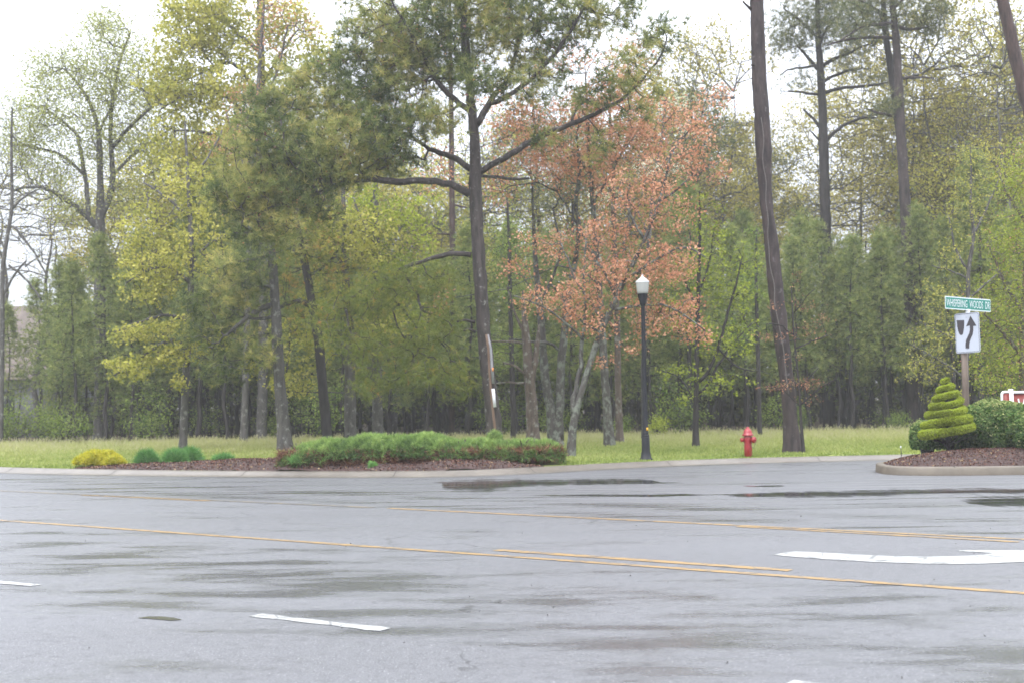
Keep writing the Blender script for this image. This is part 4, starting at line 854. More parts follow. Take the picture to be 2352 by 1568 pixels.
drawn_tree('pine_tree', 'leaning reddish pine trunk crossing the top right corner', 'tree',
    [(2560, 1030, 17), (2500, 760, 16), (2440, 540, 15.5), (2395, 370, 15), (2351, 208, 14.5), (2326, 104, 14), (2302, 0, 13.5), (2280, -110, 12), (2240, -300, 9), (2210, -480, 5), (2200, -620, 2)],
    [([(2260, -200, 5), (2180, -260, 3), (2120, -280, 2)], .4), ([(2240, -300, 5), (2320, -360, 3), (2380, -390, 2)], .4)],
    36, [(2180, -330, 150, 80, 36, 2.2, 60), (2240, -480, 140, 100, 36, 2.2, 70)], M['bark_red'],
    [('crown', M['n_main'], fol_needles(5, 10, 0.2, 0.02, 0.25, 0.6))], 54)
drawn_tree('deciduous_tree', 'crooked grey tree with small yellow green leaves directly behind the sign post', 'tree',
    [(2218, 1035, 7), (2217, 940, 6.5), (2219, 860, 6), (2221, 760, 5.5), (2224, 680, 5), (2222, 620, 4.5), (2234, 570, 4.5), (2238, 530, 4), (2228, 470, 3), (2232, 400, 2), (2228, 340, 1.2)],
    [([(2224, 690, 3), (2255, 660, 2.5), (2290, 630, 1.5)], -.3), ([(2224, 620, 3), (2195, 580, 2.5), (2180, 500, 1.5)], .3), ([(2219, 870, 3), (2180, 840, 2.5), (2130, 810, 1.5), (2090, 790, 1)], -.5), ([(2220, 800, 3), (2160, 760, 2), (2110, 740, 1)], .3), ([(2236, 540, 3), (2270, 470, 2), (2300, 400, 1)], .3), ([(2222, 640, 2), (2180, 620, 1.5), (2140, 610, 1)], .4)],
    35, [(2150, 780, 80, 60, 35, 1, 70), (2120, 850, 70, 40, 35, 1, 44), (2190, 700, 70, 60, 35, 1, 50), (2230, 460, 70, 80, 35, 1, 70), (2260, 380, 70, 60, 35, 1, 44), (2190, 580, 60, 60, 35, 1, 36), (2140, 680, 50, 50, 35, 1, 22), (2230, 340, 40, 40, 35, .7, 16), (2170, 910, 60, 20, 35, .8, 14)], M['bark_grey'],
    [('crown', M['l_yellow'], fol_leaves(9, 0.08, 0.05))], 55, r0=0.0035)
drawn_tree('maple_tree', 'bushy bright lime green tree filling the right edge above the entrance sign', 'tree',
    [(2345, 1030, 10), (2348, 900, 9), (2350, 780, 8), (2356, 640, 7), (2362, 500, 5), (2368, 380, 3)],
    [([(2350, 820, 5), (2300, 760, 4), (2260, 720, 2)], -.5), ([(2352, 720, 5), (2300, 640, 4), (2270, 560, 2)], .5), ([(2350, 860, 4), (2420, 780, 3), (2480, 720, 2)], .5), ([(2356, 620, 4), (2420, 540, 3), (2460, 460, 2)], -.5), ([(2360, 520, 4), (2310, 440, 3), (2290, 380, 2)], .5)],
    37, [(2320, 560, 70, 80, 37, 1.8, 110), (2290, 690, 60, 80, 37, 1.6, 90), (2340, 800, 80, 80, 37, 1.8, 110), (2280, 820, 60, 70, 37, 1.5, 60), (2400, 600, 90, 130, 37, 1.8, 120), (2330, 420, 60, 60, 37, 1.5, 60), (2420, 430, 80, 80, 37, 1.6, 50), (2460, 780, 90, 100, 37, 1.6, 60), (2300, 880, 60, 25, 37, 1.2, 26), (2360, 340, 50, 40, 37, 1.2, 24)], M['bark_brown'],
    [('crown', M['l_lime'], fol_leaves(18, 0.16, 0.06)), ('blossom', M['l_orange'], fol_leaves(3, 0.18, 0.05, keep=.5))], 56, r0=0.005)
for (nm, lab, tx, blobs, sd, Yd, mt) in [
    ('maple_tree', 'lime leaved understorey tree just left of the massive leaning trunk', [(1745, 1006, 5), (1742, 850, 5), (1738, 700, 4), (1736, 600, 3), (1738, 520, 2)],
        [(1720, 650, 40, 70, 44, 1.2, 46), (1740, 560, 36, 50, 44, 1, 30), (1700, 760, 50, 60, 44, 1.2, 34)], 57, 44, 'l_green'),
    ('maple_tree', 'green leafing tree between the large pine and the broken snag', [(1180, 1008, 6), (1176, 860, 6), (1172, 700, 5), (1170, 560, 4), (1165, 460, 2)],
        [(1170, 560, 70, 80, 44, 1.5, 60), (1190, 660, 70, 60, 44, 1.5, 50), (1150, 800, 60, 60, 44, 1.4, 40)], 58, 44, 'l_green'),
    ('shrub', 'low bright green shrub at the wood edge right of the lamp pole', [(1512, 1006, 3), (1510, 985, 2), (1508, 965, 1)], [(1510, 978, 20, 26, 45, .6, 40)], 59, 45, 'l_lime')]:
    drawn_tree(nm, lab, 'shrub' if nm == 'shrub' else 'tree', tx, [], Yd, blobs, M['bark_dark'], [('crown', M[mt], fol_leaves(14, 0.14, 0.07))], sd, r0=0.005)

# ---- woods: prototypes in local space
def local_tree(name, label, cat, group, H, trunk_r, targets, bmat, foliage, seed, alpha=0.3, up=0.4, sag=0.06, r0=0.006, wob=0.15, ztop=1.0, rmax=0.06, k=8):
    rng = np.random.RandomState(seed)
    z = np.linspace(-0.2, H*ztop, 18); P = np.stack([wob*np.cumsum(rng.randn(18))*0.35, wob*np.cumsum(rng.randn(18))*0.35, z], 1)
    P[:, :2] -= P[1, :2]
    R = trunk_r*(1 - 0.93*np.clip(z/(H*ztop), 0, 1)**1.3)
    root = thing(name, label, cat, (0, 0, 0), group)
    tm = MB(); tm.tube(P, R, k, rough=.04, rng=rng)
    T = targets(rng, P)
    Q, _ = resample(P, R, 0.3)
    Q = Q[Q[:, 2] > max(0.3, T[:, 2].min()*0.8)]
    a, b, ra, rb, E, D = grow(Q, T, rng, alpha, r0, up, sag, rmax=rmax)
    tm.segs(a, b, ra, rb, 4); tm.build('trunk', bmat, root, smooth=True)
    for nm, mt, fn in foliage:
        cm = MB(); fn(cm, E, D, rng)
        if cm.n: cm.build(nm, mt, root)
    return root
def cone_targets(n, z0, H, Rm, p=0.8):
    def f(rng, P):
        u = rng.rand(n)**0.85; z = z0 + (H - z0)*u; lay = np.round(z/0.45)*0.45; z = 0.6*lay + 0.4*z
        r = Rm*np.clip(1 - u, 0, 1)**p*(0.35 + 0.65*rng.rand(n)**0.5); a = rng.rand(n)*2*math.pi
        cx = np.interp(z, P[:, 2], P[:, 0]); cy = np.interp(z, P[:, 2], P[:, 1])
        return np.stack([cx + r*np.cos(a), cy + r*np.sin(a), z + 0.25*r], 1)
    return f
def ell_targets(blobs):
    def f(rng, P):
        out = []
        for (x, y, z, rx, rz, n) in blobs:
            q = unit(rng.randn(n, 3))*(rng.rand(n, 1)**(1/2.5)); out.append(np.array([x, y, z]) + q*[rx, rx, rz])
        return np.concatenate(out)
    return f
WOOD_LAB = 'young pine with a thin dark trunk packed in the wood behind the lawn'
young = []
for i, (H, z0, Rm, n) in enumerate([(8.8, 2.3, 1.5, 260), (7.6, 1.9, 1.45, 240), (9.6, 3.0, 1.6, 280), (6.4, 1.3, 1.3, 220)]):
    young.append(local_tree('young_pine', WOOD_LAB, 'tree', 'young pines of the wood', H, 0.085 + 0.01*i, cone_targets(n, z0, H, Rm), M['bark_dark'],
        [('crown', M['n_young'], fol_needles(5, 9, 0.21, 0.026, 0.2, 0.9, upb=0.8))], 100 + i))
def deci(H, seed, mt, n=1.0, leafn=15, sz=0.13, keep=0.95):
    rg = np.random.RandomState(seed); bl = []
    for k in range(11):
        a = rg.rand()*6.28; r = rg.uniform(0.6, 3.0); z = rg.uniform(0.50, 0.92)*H
        bl.append((r*math.cos(a), r*math.sin(a), z, rg.uniform(1.2, 1.9), rg.uniform(1.2, 2.0), int(34*n)))
    bl.append((0, 0, 0.93*H, 1.4, 1.4, int(36*n)))
    return local_tree('background_tree', 'x', 'tree', 'tall leafing trees of the wood', H, 0.17, ell_targets(bl), M['bark_grey'], [('crown', M[mt], fol_leaves(leafn, 0.28, sz, keep=keep))], seed, alpha=0.45, up=0.7, wob=0.35, r0=0.009, ztop=0.8, rmax=0.1, sag=0.02)
OL = 'tall olive leafed tree in the wood beyond the pines'
PA = 'tall nearly bare grey tree in the wood'
olive = [deci(18, 201, 'l_olive'), deci(16, 202, 'l_olive', 1.1), deci(20, 203, 'l_olive', 1.0)]
for o in olive: o['label'] = OL
bare = [deci(15, 204, 'l_olive', 0.9, 6, 0.09, 0.6), deci(17, 205, 'l_pale', 0.9, 7, 0.09, 0.7)]
for o in bare: o['label'] = PA; o['group'] = 'bare trees of the wood'
yel = [deci(14, 206, 'l_yellow', 0.9, 18, 0.12), deci(12, 207, 'l_olive', 0.9, 18, 0.12)]
for o in yel: o['label'] = 'yellow green leafing tree deep in the wood'; o['group'] = 'yellow green trees of the wood'
tall = []
for i, H in enumerate([19, 17]):
    tall.append(local_tree('tall_pine', 'tall dark needled pine rising out of the wood', 'tree', 'tall pines of the wood', H, 0.19,
        ell_targets([(0, 0, H*0.93, 1.6, 1.4, 60), (1.3, 0, H*0.8, 1.4, .8, 36), (-1.4, .4, H*0.76, 1.4, .7, 36), (0.2, -1.3, H*0.84, 1.4, .8, 34), (0, 1.4, H*.72, 1.2, .6, 24), (1.8, -.4, H*0.6, .9, .4, 12)]),
        M['bark_dark'], [('crown', M['n_tall'], fol_needles(6, 10, 0.22, 0.028, 0.28, 0.7))], 300 + i, r0=0.008))
def brush(seed, H, R, mt):
    rg = np.random.RandomState(seed)
    return local_tree('undergrowth_shrub', 'leafy green shrub under the trees at the back edge of the lawn', 'shrub', 'shrubs along the wood edge', H, 0.02,
        ell_targets([(0, 0, H*.6, R, H*.4, 50), (R*.6, 0, H*.4, R*.6, H*.35, 24), (-R*.6, .1, H*.45, R*.6, H*.35, 24)]), M['bark_dark'],
        [('crown', M[mt], fol_leaves(14, 0.16, 0.075))], seed, r0=0.003)
shr = [brush(401, 1.7, .9, 'l_green'), brush(402, 1.2, .8, 'l_green'), brush(403, 2.3, 1.0, 'l_green')]

rng = np.random.RandomState(77)
used = set()
def place(protos, x, y, sc=None, rz=None):
    p = protos[rng.randint(len(protos))]
    sc = sc or rng.uniform(0.9, 1.12); rz = rng.rand()*6.28 if rz is None else rz
    if p.name not in used:
        used.add(p.name); p.location = (x, y, 0.08); p.rotation_euler = (0, 0, rz); p.scale = (sc,)*3; return p
    return copy_tree(p, (x, y, 0.08), rz, sc)
# rows of young pines, denser to the back
def px_of(x, y): return W0/2 + FPX*x/y
cnt = 0
for Yr, dx in [(48.0, 1.75), (49.6, 1.6), (51.3, 1.7), (53.5, 1.8), (56, 2.0), (59, 2.3)]:
    x = -0.46*Yr
    while x < 0.47*Yr:
        xx = x + rng.uniform(-.5, .5); yy = Yr + rng.uniform(-.6, .6); px = px_of(xx, yy)
        s = rng.uniform(0.85, 1.1)
        if 1020 < px < 1500: s *= 0.85
        if px < 300: s *= 0.76
        if px < 90: s *= 0.85
        if 1500 <= px < 2250: s *= 0.90
        if 560 < px < 1010: s *= 0.86
        if not ((px < 75 and Yr < 52) or (px < 140 and Yr > 55)): place(young, xx, yy, s); cnt += 1
        x += dx*rng.uniform(0.8, 1.2)
for (px, Yd) in [(1640, 62), (1720, 66), (1960, 64), (2110, 58), (2160, 64), (2210, 57), (2260, 62), (2330, 58), (2400, 63), (1590, 64), (1690, 70), (1920, 70), (2060, 72), (2190, 70), (2300, 72), (1620, 76), (1750, 78), (1840, 80), (1980, 80), (2130, 82), (2240, 80), (2380, 78), (1540, 74), (2080, 60), (2290, 56), (1500, 60), (1660, 64), (2130, 58), (2210, 54), (2340, 52), (1580, 62), (2270, 68), (1440, 56), (1350, 64)]:
    place(olive, (px - W0/2)/FPX*Yd, Yd, rng.uniform(.85, 1.05))
for (px, Yd) in [(1940, 60), (2150, 56), (2250, 52), (90, 58), (20, 62), (-60, 56), (150, 66), (340, 60), (700, 58), (1240, 56), (1120, 60), (2320, 50), (1000, 62), (1400, 62)]:
    place(bare, (px - W0/2)/FPX*Yd, Yd, rng.uniform(.8, 1.05))
for (px, Yd) in [(380, 54), (480, 58), (660, 55), (760, 60), (560, 64), (850, 56), (940, 60), (1060, 66), (300, 64), (2230, 54), (1540, 60), (1330, 60), (1450, 66), (600, 58), (700, 66), (820, 68), (900, 54), (420, 62), (520, 55), (1020, 58), (1110, 62), (980, 70), (1200, 68), (1390, 70), (330, 56), (250, 62), (640, 52), (740, 54), (560, 58), (860, 62), (1000, 54), (440, 68), (1160, 58)]:
    place(yel, (px - W0/2)/FPX*Yd, Yd, rng.uniform(.85, 1.2))
for (px, Yd) in [(1600, 56), (1790, 66), (2140, 60), (1240, 60), (1320, 54), (1180, 66), (960, 66), (1500, 66), (2420, 56)]:
    o = place(tall, (px - W0/2)/FPX*Yd, Yd, rng.uniform(.75, 1.0) if px > 400 else .55)
for k in range(30):
    Yd = rng.uniform(47.0, 51); px = rng.uniform(-80, 2440)
    place(shr, (px - W0/2)/FPX*Yd, Yd, rng.uniform(.6, 1.15))
# depth of the wood: one mass beyond the counted trees
rng = np.random.RandomState(78)
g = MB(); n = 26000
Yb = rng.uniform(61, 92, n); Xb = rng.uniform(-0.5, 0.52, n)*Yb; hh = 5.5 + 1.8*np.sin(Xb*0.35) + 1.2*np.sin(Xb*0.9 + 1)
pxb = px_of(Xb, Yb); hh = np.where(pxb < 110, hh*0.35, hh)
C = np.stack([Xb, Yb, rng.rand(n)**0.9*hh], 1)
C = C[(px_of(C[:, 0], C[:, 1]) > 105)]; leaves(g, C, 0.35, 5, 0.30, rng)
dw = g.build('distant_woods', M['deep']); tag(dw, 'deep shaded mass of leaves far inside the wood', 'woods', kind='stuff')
g = MB(); n = 420; Yb = rng.uniform(60, 88, n); Xb = rng.uniform(-.47, .5, n)*Yb; r = rng.uniform(.05, .11, n); hgt = rng.uniform(5, 9, n)*np.where(px_of(Xb, Yb) < 110, .4, 1)
P0 = np.stack([Xb, Yb, np.zeros(n)], 1); P1 = P0 + np.stack([rng.randn(n)*.25, rng.randn(n)*.2, hgt], 1); g.segs(P0, P1, r, r*.4, 5)
tag(g.build('distant_trunks', M['bark_dark']), 'crowded dark trunks far inside the wood', 'tree trunks', kind='stuff')

# ---- house glimpsed at the left
hx, hy = (-160 - W0/2)/FPX*60, 60.0
root = thing('house', 'pale grey house with brown roof glimpsed through the trees at far left', 'house', (hx, hy, 0.08))
o0 = np.array([hx, hy, 0.08])
M['siding'] = paint('siding', (0.22, 0.22, 0.25), 0.7, scale=1.5); M['roof'] = paint('shingles', (0.12, 0.095, 0.08), 0.9, 0.3, 3); M['glass'] = paint('window_glass', (0.04, 0.045, 0.05), 0.1)
g = MB(); g.box(o0 + [0, 4, 1.4], (11, 8, 2.8)); g.build('wall', M['siding'], root, o0)
g = MB(); e = 5.7; V = np.array([[-e, -.5, 2.75], [e, -.5, 2.75], [e, 4, 6.5], [-e, 4, 6.5], [-e, 8.5, 2.75], [e, 8.5, 2.75]]) + o0
g.add(V, [[0, 1, 2, 3], [3, 2, 5, 4]]); g.poly(V[[0, 3, 4]]); g.poly(V[[1, 5, 2]]); g.poly(V[[0, 4, 5, 1]]); g.build('roof', M['roof'], root, o0)
for wx in (0, 3.4):
    g = MB(); g.box(o0 + [wx, -0.03, 1.6], (1.1, .08, 1.2)); w_o = g.build('window', M['glass'], root, o0)

# ---- juniper hedge
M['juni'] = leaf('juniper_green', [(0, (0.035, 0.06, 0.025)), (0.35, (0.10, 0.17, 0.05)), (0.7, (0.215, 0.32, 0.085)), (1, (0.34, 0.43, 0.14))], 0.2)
M['dead'] = leaf('dead_brush', [(0, (0.05, 0.025, 0.018)), (0.6, (0.13, 0.06, 0.04)), (1, (0.30, 0.17, 0.09))], 0.1)
rng = np.random.RandomState(500)
hl, hr = at(650, 1050, 27.6), at(1297, 1050, 27.5)
b0 = np.array([(hl[0]+hr[0])/2, 27.5, 0.15])
root = thing('juniper_hedge', 'low spreading green juniper hedge with brown underside on the roadside mulch bed', 'hedge', b0)
def Htop(s, X=0):
    xp = [0, 0.05, 0.16, 0.3, 0.55, 0.62, 0.8, 0.97, 1.0]; hp = [0.34, 0.48, 0.63, 0.70, 0.69, 0.57, 0.54, 0.50, 0.38]
    return np.interp(s, xp, hp)
def hedge_pt(s, t):
    X = hl[0] + (hr[0]-hl[0])*s
    Yc = np.interp(s, [0, 1], [27.55, 28.1]); wd = np.interp(s, [0, .1, .5, .9, 1], [.6, 1.05, 1.3, 1.05, .7])
    return X, Yc + t*wd
n = 21000; s = rng.rand(n); t = rng.uniform(-1, 1, n); X, Yv = hedge_pt(s, t)
lump = 0.022*np.sin(X*5.1 + 1.3*Yv) + 0.03*np.sin(X*13.7 - 5*Yv) + 0.025*np.sin(Yv*17 + X*6) + 0.02*np.sin(X*29 + Yv*11)
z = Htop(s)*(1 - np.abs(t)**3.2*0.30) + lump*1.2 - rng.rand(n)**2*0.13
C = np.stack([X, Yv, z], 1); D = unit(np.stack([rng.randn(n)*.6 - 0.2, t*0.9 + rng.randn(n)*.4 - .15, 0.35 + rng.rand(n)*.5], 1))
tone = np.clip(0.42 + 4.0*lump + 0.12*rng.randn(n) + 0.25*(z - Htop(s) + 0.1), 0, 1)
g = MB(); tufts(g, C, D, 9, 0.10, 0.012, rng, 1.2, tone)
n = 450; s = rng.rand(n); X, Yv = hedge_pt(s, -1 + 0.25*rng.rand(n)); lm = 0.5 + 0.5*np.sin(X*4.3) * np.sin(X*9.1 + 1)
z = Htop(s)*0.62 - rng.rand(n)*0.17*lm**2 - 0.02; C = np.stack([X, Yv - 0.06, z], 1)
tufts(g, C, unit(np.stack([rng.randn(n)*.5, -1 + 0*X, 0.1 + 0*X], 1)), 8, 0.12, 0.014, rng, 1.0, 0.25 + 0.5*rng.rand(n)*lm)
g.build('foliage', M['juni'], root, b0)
g = MB(); n = 4200; s = rng.rand(n); X, Yv = hedge_pt(s, -0.97 + 1.0*rng.rand(n)**2); z = 0.2 + rng.rand(n)*0.28; C = np.stack([X, Yv, z], 1)
tufts(g, C, unit(rng.randn(n, 3)), 6, 0.14, 0.013, rng, .5)
g.build('dead_twigs', M['dead'], root, b0)
g = MB(); n = 130; s = rng.rand(n); X, Yv = hedge_pt(s, -0.3 + .7*rng.rand(n)); P0 = np.stack([X, Yv, np.full(n, .12)], 1); P1 = P0 + np.stack([rng.randn(n)*.3, rng.randn(n)*.25 - .25, .35 + .2*rng.rand(n)], 1)
g.segs(P0, P1, np.full(n, .022), np.full(n, .01), 5); g.build('stem', M['bark_brown'], root, b0)['kind'] = 'stuff'

# ---- small plants of the bed
def clump(name, label, px, py, w_px, h_px, Yd, mt, n, L, wd, seed, zb=0.2, D_up=0.7, needles=8, group=None, tone=None):
    rg = np.random.RandomState(seed); c = at(px, py, Yd); c[2] = zb; R = w_px/2*Yd/FPX; Hh = h_px*Yd/FPX
    q = unit(rg.randn(n, 3)); q[:, 2] = np.abs(q[:, 2]); rr = rg.rand(n, 1)**0.25
    lump = 1 + 0.13*np.sin(q[:, :1]*7 + seed) * np.cos(q[:, 1:2]*6)
    C = c + q*rr*lump*np.array([R, R*.9, Hh])*0.92
    root = thing(name, label, 'plant', c, group)
    g = MB(); tufts(g, C, unit(q + [0, 0, D_up]), needles, L, wd, rg, 1.0, np.clip((0.5 if tone is None else tone) + .2*rg.randn(n), 0, 1)); g.build('foliage', mt, root, c)
    g = MB(); P0 = np.tile(c - [0, 0, .1], (14, 1)) + rg.randn(14, 3)*[R*.15, R*.15, 0]; P1 = c + unit(np.c_[rg.randn(14, 2), 1 + rg.rand(14)])*np.array([R, R, Hh])*.7
    g.segs(P0, P1, np.full(14, .01), np.full(14, .005), 4); g.build('stem', M['bark_brown'], root, c)['kind'] = 'stuff'
M['gold'] = leaf('golden_shrub', [(0, (0.22, 0.27, 0.03)), (0.5, (0.43, 0.40, 0.035)), (1, (0.58, 0.50, 0.06))], 0.3)
M['blade'] = leaf('daylily_green', [(0, (0.06, 0.15, 0.04)), (0.5, (0.11, 0.25, 0.07)), (1, (0.19, 0.35, 0.10))], 0.3)
clump('golden_shrub', 'bright yellow low mounded shrub at the left of the mulch bed', 228, 1076, 112, 30, 29.7, M['gold'], 2400, 0.09, 0.02, 601, 0.17)
clump('golden_shrub', 'small yellow shrub touching the right side of the larger golden one', 262, 1076, 50, 17, 29.3, M['gold'], 700, 0.09, 0.02, 602, 0.17)
clump('daylily', 'round grassy green clump right of the golden shrub', 338, 1075, 44, 25, 29.2, M['blade'], 420, 0.2, 0.016, 603, 0.15, tone=.35)
clump('daylily', 'taller wide green grassy clump nearest the golden shrub side of a touching pair', 402, 1076, 48, 26, 29.0, M['blade'], 480, 0.2, 0.016, 604, 0.17)
clump('daylily', 'green grassy clump on the right of a touching pair', 437, 1075, 44, 28, 29.4, M['blade'], 440, 0.2, 0.016, 605, 0.17)
clump('daylily', 'smallest flat green grassy tuft between the pair and the hedge', 512, 1068, 44, 12, 29.2, M['blade'], 200, 0.15, 0.015, 606, 0.2)
clump('daylily', 'bright green grassy tuft against the left front of the hedge', 690, 1060, 38, 16, 26.75, M['blade'], 260, 0.16, 0.015, 607, 0.26, tone=.85)
clump('weed', 'small bright green weed in the mulch below the hedge', 855, 1072, 16, 9, 26.3, M['blade'], 60, 0.08, 0.02, 608, 0.17, tone=.95)
clump('juniper_sprig', 'small upright juniper sprig poking above the hedge in front of the large pine', 1136, 1020, 26, 18, 28.2, M['juni'], 160, 0.12, 0.016, 610, 0.62, tone=.6)

# ---- street lamp
def lathe_obj(nm, c, prof, mat, root, b, k=28): g = MB(); g.lathe(c, prof, k); return g.build(nm, mat, root, b, True)
M['black'] = paint('black_metal', (0.008, 0.009, 0.012), 0.5, 0.2, 5, spec=0.25)
m, nt = newmat('lamp_glass')
wv = nt.nodes.new('ShaderNodeTexWave'); wv.inputs['Scale'].default_value = 12; wv.bands_direction = 'Z'; tcx = nt.nodes.new('ShaderNodeTexCoord'); lk(nt, tcx.outputs['Object'], wv.inputs['Vector'])
p = princ(nt, (0.30, 0.31, 0.285), 0.15, bumpn(nt, wv.outputs['Fac'], 0.4, 0.01), 0.6); p.inputs['Subsurface Weight'].default_value = 0.0; M['globe'] = m
M['cap'] = paint('lamp_cap', (0.55, 0.57, 0.58), 0.3)
lb = at(1484, 1063, 28.9); lb[2] = 0.1; up_ = (1062 - 638)*28.9/FPX/4.19
u = lambda z: z*up_
root = thing('street_lamp', 'black street lamp post with a white acorn globe standing on the grass', 'street lamp', lb)
lathe_obj('pole', lb, [(0.075, .55), (0.068, .62), (0.062, .66), (0.052, 2.0), (0.045, u(3.50)), (0.048, u(3.52))], M['black'], root, lb)
lathe_obj('base', lb, [(0.15, -0.02), (0.15, .03), (0.12, .05), (0.105, .16), (0.095, .20), (0.09, .50), (0.078, .56)], M['black'], root, lb)
lathe_obj('collar', lb, [(0.088, .53), (0.088, .56), (0.070, .58), (0.070, .62), (0.066, .64)], M['black'], root, lb)
lathe_obj('lamp_cup', lb, [(0.05, u(3.48)), (0.07, u(3.53)), (0.075, u(3.58)), (0.11, u(3.68)), (0.118, u(3.76)), (0.12, u(3.765))], M['black'], root, lb)
gl = lathe_obj('globe', lb, [(0.118, u(3.757)), (0.128, u(3.80)), (0.145, u(3.92)), (0.152, u(4.0)), (0.155, u(4.02))], M['globe'], root, lb)
lathe_obj('cap', lb, [(0.158, u(4.015)), (0.158, u(4.03)), (0.14, u(4.05)), (0.115, u(4.065)), (0.105, u(4.08)), (0.085, u(4.10)), (0.05, u(4.125)), (0.025, u(4.14)), (0.018, u(4.155)), (0.024, u(4.17)), (0.012, u(4.19)), (0.0, u(4.192))], M['cap'], root, lb)
M['sticker'] = paint('yellow_sticker', (0.65, 0.36, 0.03), 0.5)
g = MB(); g.box(lb + [0.035, -0.082, 0.70], (0.04, 0.035, 0.065)); g.build('sticker', M['sticker'], root, lb)

# ---- fire hydrant
m, nt = newmat('red_enamel'); n = noise(nt, 9, 5); princ(nt, mixc(nt, maprange(nt, n, .3, .7, 0, 1), (0.19, 0.012, 0.016), (0.27, 0.018, 0.022)), 0.28, None, 0.5); M['red'] = m
M['chain'] = paint('chain', (0.10, 0.09, 0.08), 0.5)
hb_ = at(1719, 1057, 29.7); hb_[2] = 0.1; q = (1057-989)*29.7/FPX/0.72
root = thing('fire_hydrant', 'small red fire hydrant on the grass by the kerb', 'fire hydrant', hb_)
v = lambda z: z*q
lathe_obj('barrel', hb_, [(0.092, -0.1), (0.092, v(.27)), (0.088, v(.29)), (0.10, v(.36)), (0.104, v(.42)), (0.098, v(.46)), (0.094, v(.50)), (0.092, v(.515))], M['red'], root, hb_)
lathe_obj('bonnet', hb_, [(0.12, v(.505)), (0.138, v(.515)), (0.135, v(.53)), (0.105, v(.56)), (0.098, v(.60)), (0.09, v(.63)), (0.068, v(.665)), (0.045, v(.68)), (0.032, v(.685)), (0.032, v(.72)), (0.022, v(.725)), (0.0, v(.726))], M['red'], root, hb_)
c = hb_ + [0, 0, v(.41)]
g = MB(); g.tube([c + [-0.08, -0.02, 0], c + [-0.13, -0.03, 0], c + [-0.132, -0.03, 0], c + [-0.165, -0.035, 0], c + [-0.18, -0.04, 0]], [.045, .045, .052, .05, .02], 16); g.build('nozzle', M['red'], root, hb_, True)
dr = unit(np.array([0.72, -0.69, 0])); g = MB(); g.tube([c + dr*.06, c + dr*.15, c + dr*.152, c + dr*.175, c + dr*.20], [.062, .062, .078, .078, .06], 20); g.tube([c + dr*.195, c + dr*.225], [.022, .02], 5); g.build('pumper_nozzle', M['red'], root, hb_, True)
th = np.linspace(0, math.pi, 14); g = MB(); g.tube([c + dr*(.17 - .07*(i/13)) + [0.03 - .06*(i/13), 0, -0.06 - 0.13*math.sin(t)] for i, t in enumerate(th)], [.006]*14, 5); g.build('chain', M['chain'], root, hb_)

# ---- sign post with two signs
M['wood'] = bark('treated_wood', (0.095, 0.073, 0.058), (0.16, 0.126, 0.10), 0, sc=5, bs=.3)
M['sheet'] = paint('sign_white', (0.40, 0.43, 0.49), 0.4, 0.03); M['alu'] = paint('aluminium', (0.45, 0.47, 0.48), 0.4)
M['sgreen'] = paint('sign_green', (0.0, 0.17, 0.13), 0.35, 0.04); M['sblack'] = paint('sign_black', (0.035, 0.03, 0.035), 0.4, 0.05); M['letters'] = paint('sign_letters', (0.55, 0.60, 0.60), 0.4, 0.02)
SY = 26.3
pb = at(2222, 1030, SY); pb[2] = 0.35
root = thing('sign_post', 'wooden post behind the spiral topiary carrying a green street name sign and a traffic sign', 'sign', pb)
def rotz(a): c, s = math.cos(a), math.sin(a); return np.array([[c, -s, 0], [s, c, 0], [0, 0, 1]])
pt = at(2222.5, 724, SY); hgt = pt[2] - 0.05
g = MB(); g.box([pb[0], SY, 0.05 + hgt/2], (0.115, 0.085, hgt), rotz(math.radians(-35))); g.build('post', M['wood'], root, pb)
def frame_(c, yaw, tilt):
    """local x along the sign, y out of the back, z up"""
    R = rotz(yaw); T = np.array([[math.cos(tilt), 0, math.sin(tilt)], [0, 1, 0], [-math.sin(tilt), 0, math.cos(tilt)]]); return R @ T
def rrect(w, h, r, k=5):
    pts = []
    for cx, cy, a0 in ((w/2-r, h/2-r, 0), (-w/2+r, h/2-r, 90), (-w/2+r, -h/2+r, 180), (w/2-r, -h/2+r, 270)):
        for i in range(k+1): a = math.radians(a0 + 90*i/k); pts.append((cx + r*math.cos(a), cy + r*math.sin(a)))
    return pts
def plate(g, pts, c, R, y0, y1):
    A = np.array([[x, y0, z] for x, z in pts]) @ R.T + c; Bk = np.array([[x, y1, z] for x, z in pts]) @ R.T + c
    n = len(pts); base = g.n; g.poly(A); g.poly(Bk[::-1])
    g.add(np.concatenate([A, Bk]), [[i, n+i, n+(i+1) % n, (i+1) % n] for i in range(n)])
# keep right sign
kc = at(2222, 764.3, SY - 0.16); R = frame_(kc, math.radians(-58), math.radians(-0.8))
kw, kh = 0.605, 0.815
sg = MB(); plate(sg, rrect(kw, kh, 0.045), kc, R, 0, 0.004); kr = sg.build('keep_right_sign', M['sheet'], root, pb)
def ring(g, w, h, r, t, c, R, y):
    a = rrect(w, h, r); b_ = rrect(w-2*t, h-2*t, max(r-t, .004)); n = len(a)
    V = np.array([[x, y, z] for x, z in a + b_]) @ R.T + c; g.add(V, [[i, (i+1) % n, n+(i+1) % n, n+i] for i in range(n)])
g = MB(); ring(g, kw-0.03, kh-0.03, 0.038, 0.008, kc, R, -0.004)
def flat(g, pts, c, R, y): g.poly(np.array([[x, y, z] for x, z in pts]) @ R.T + c)
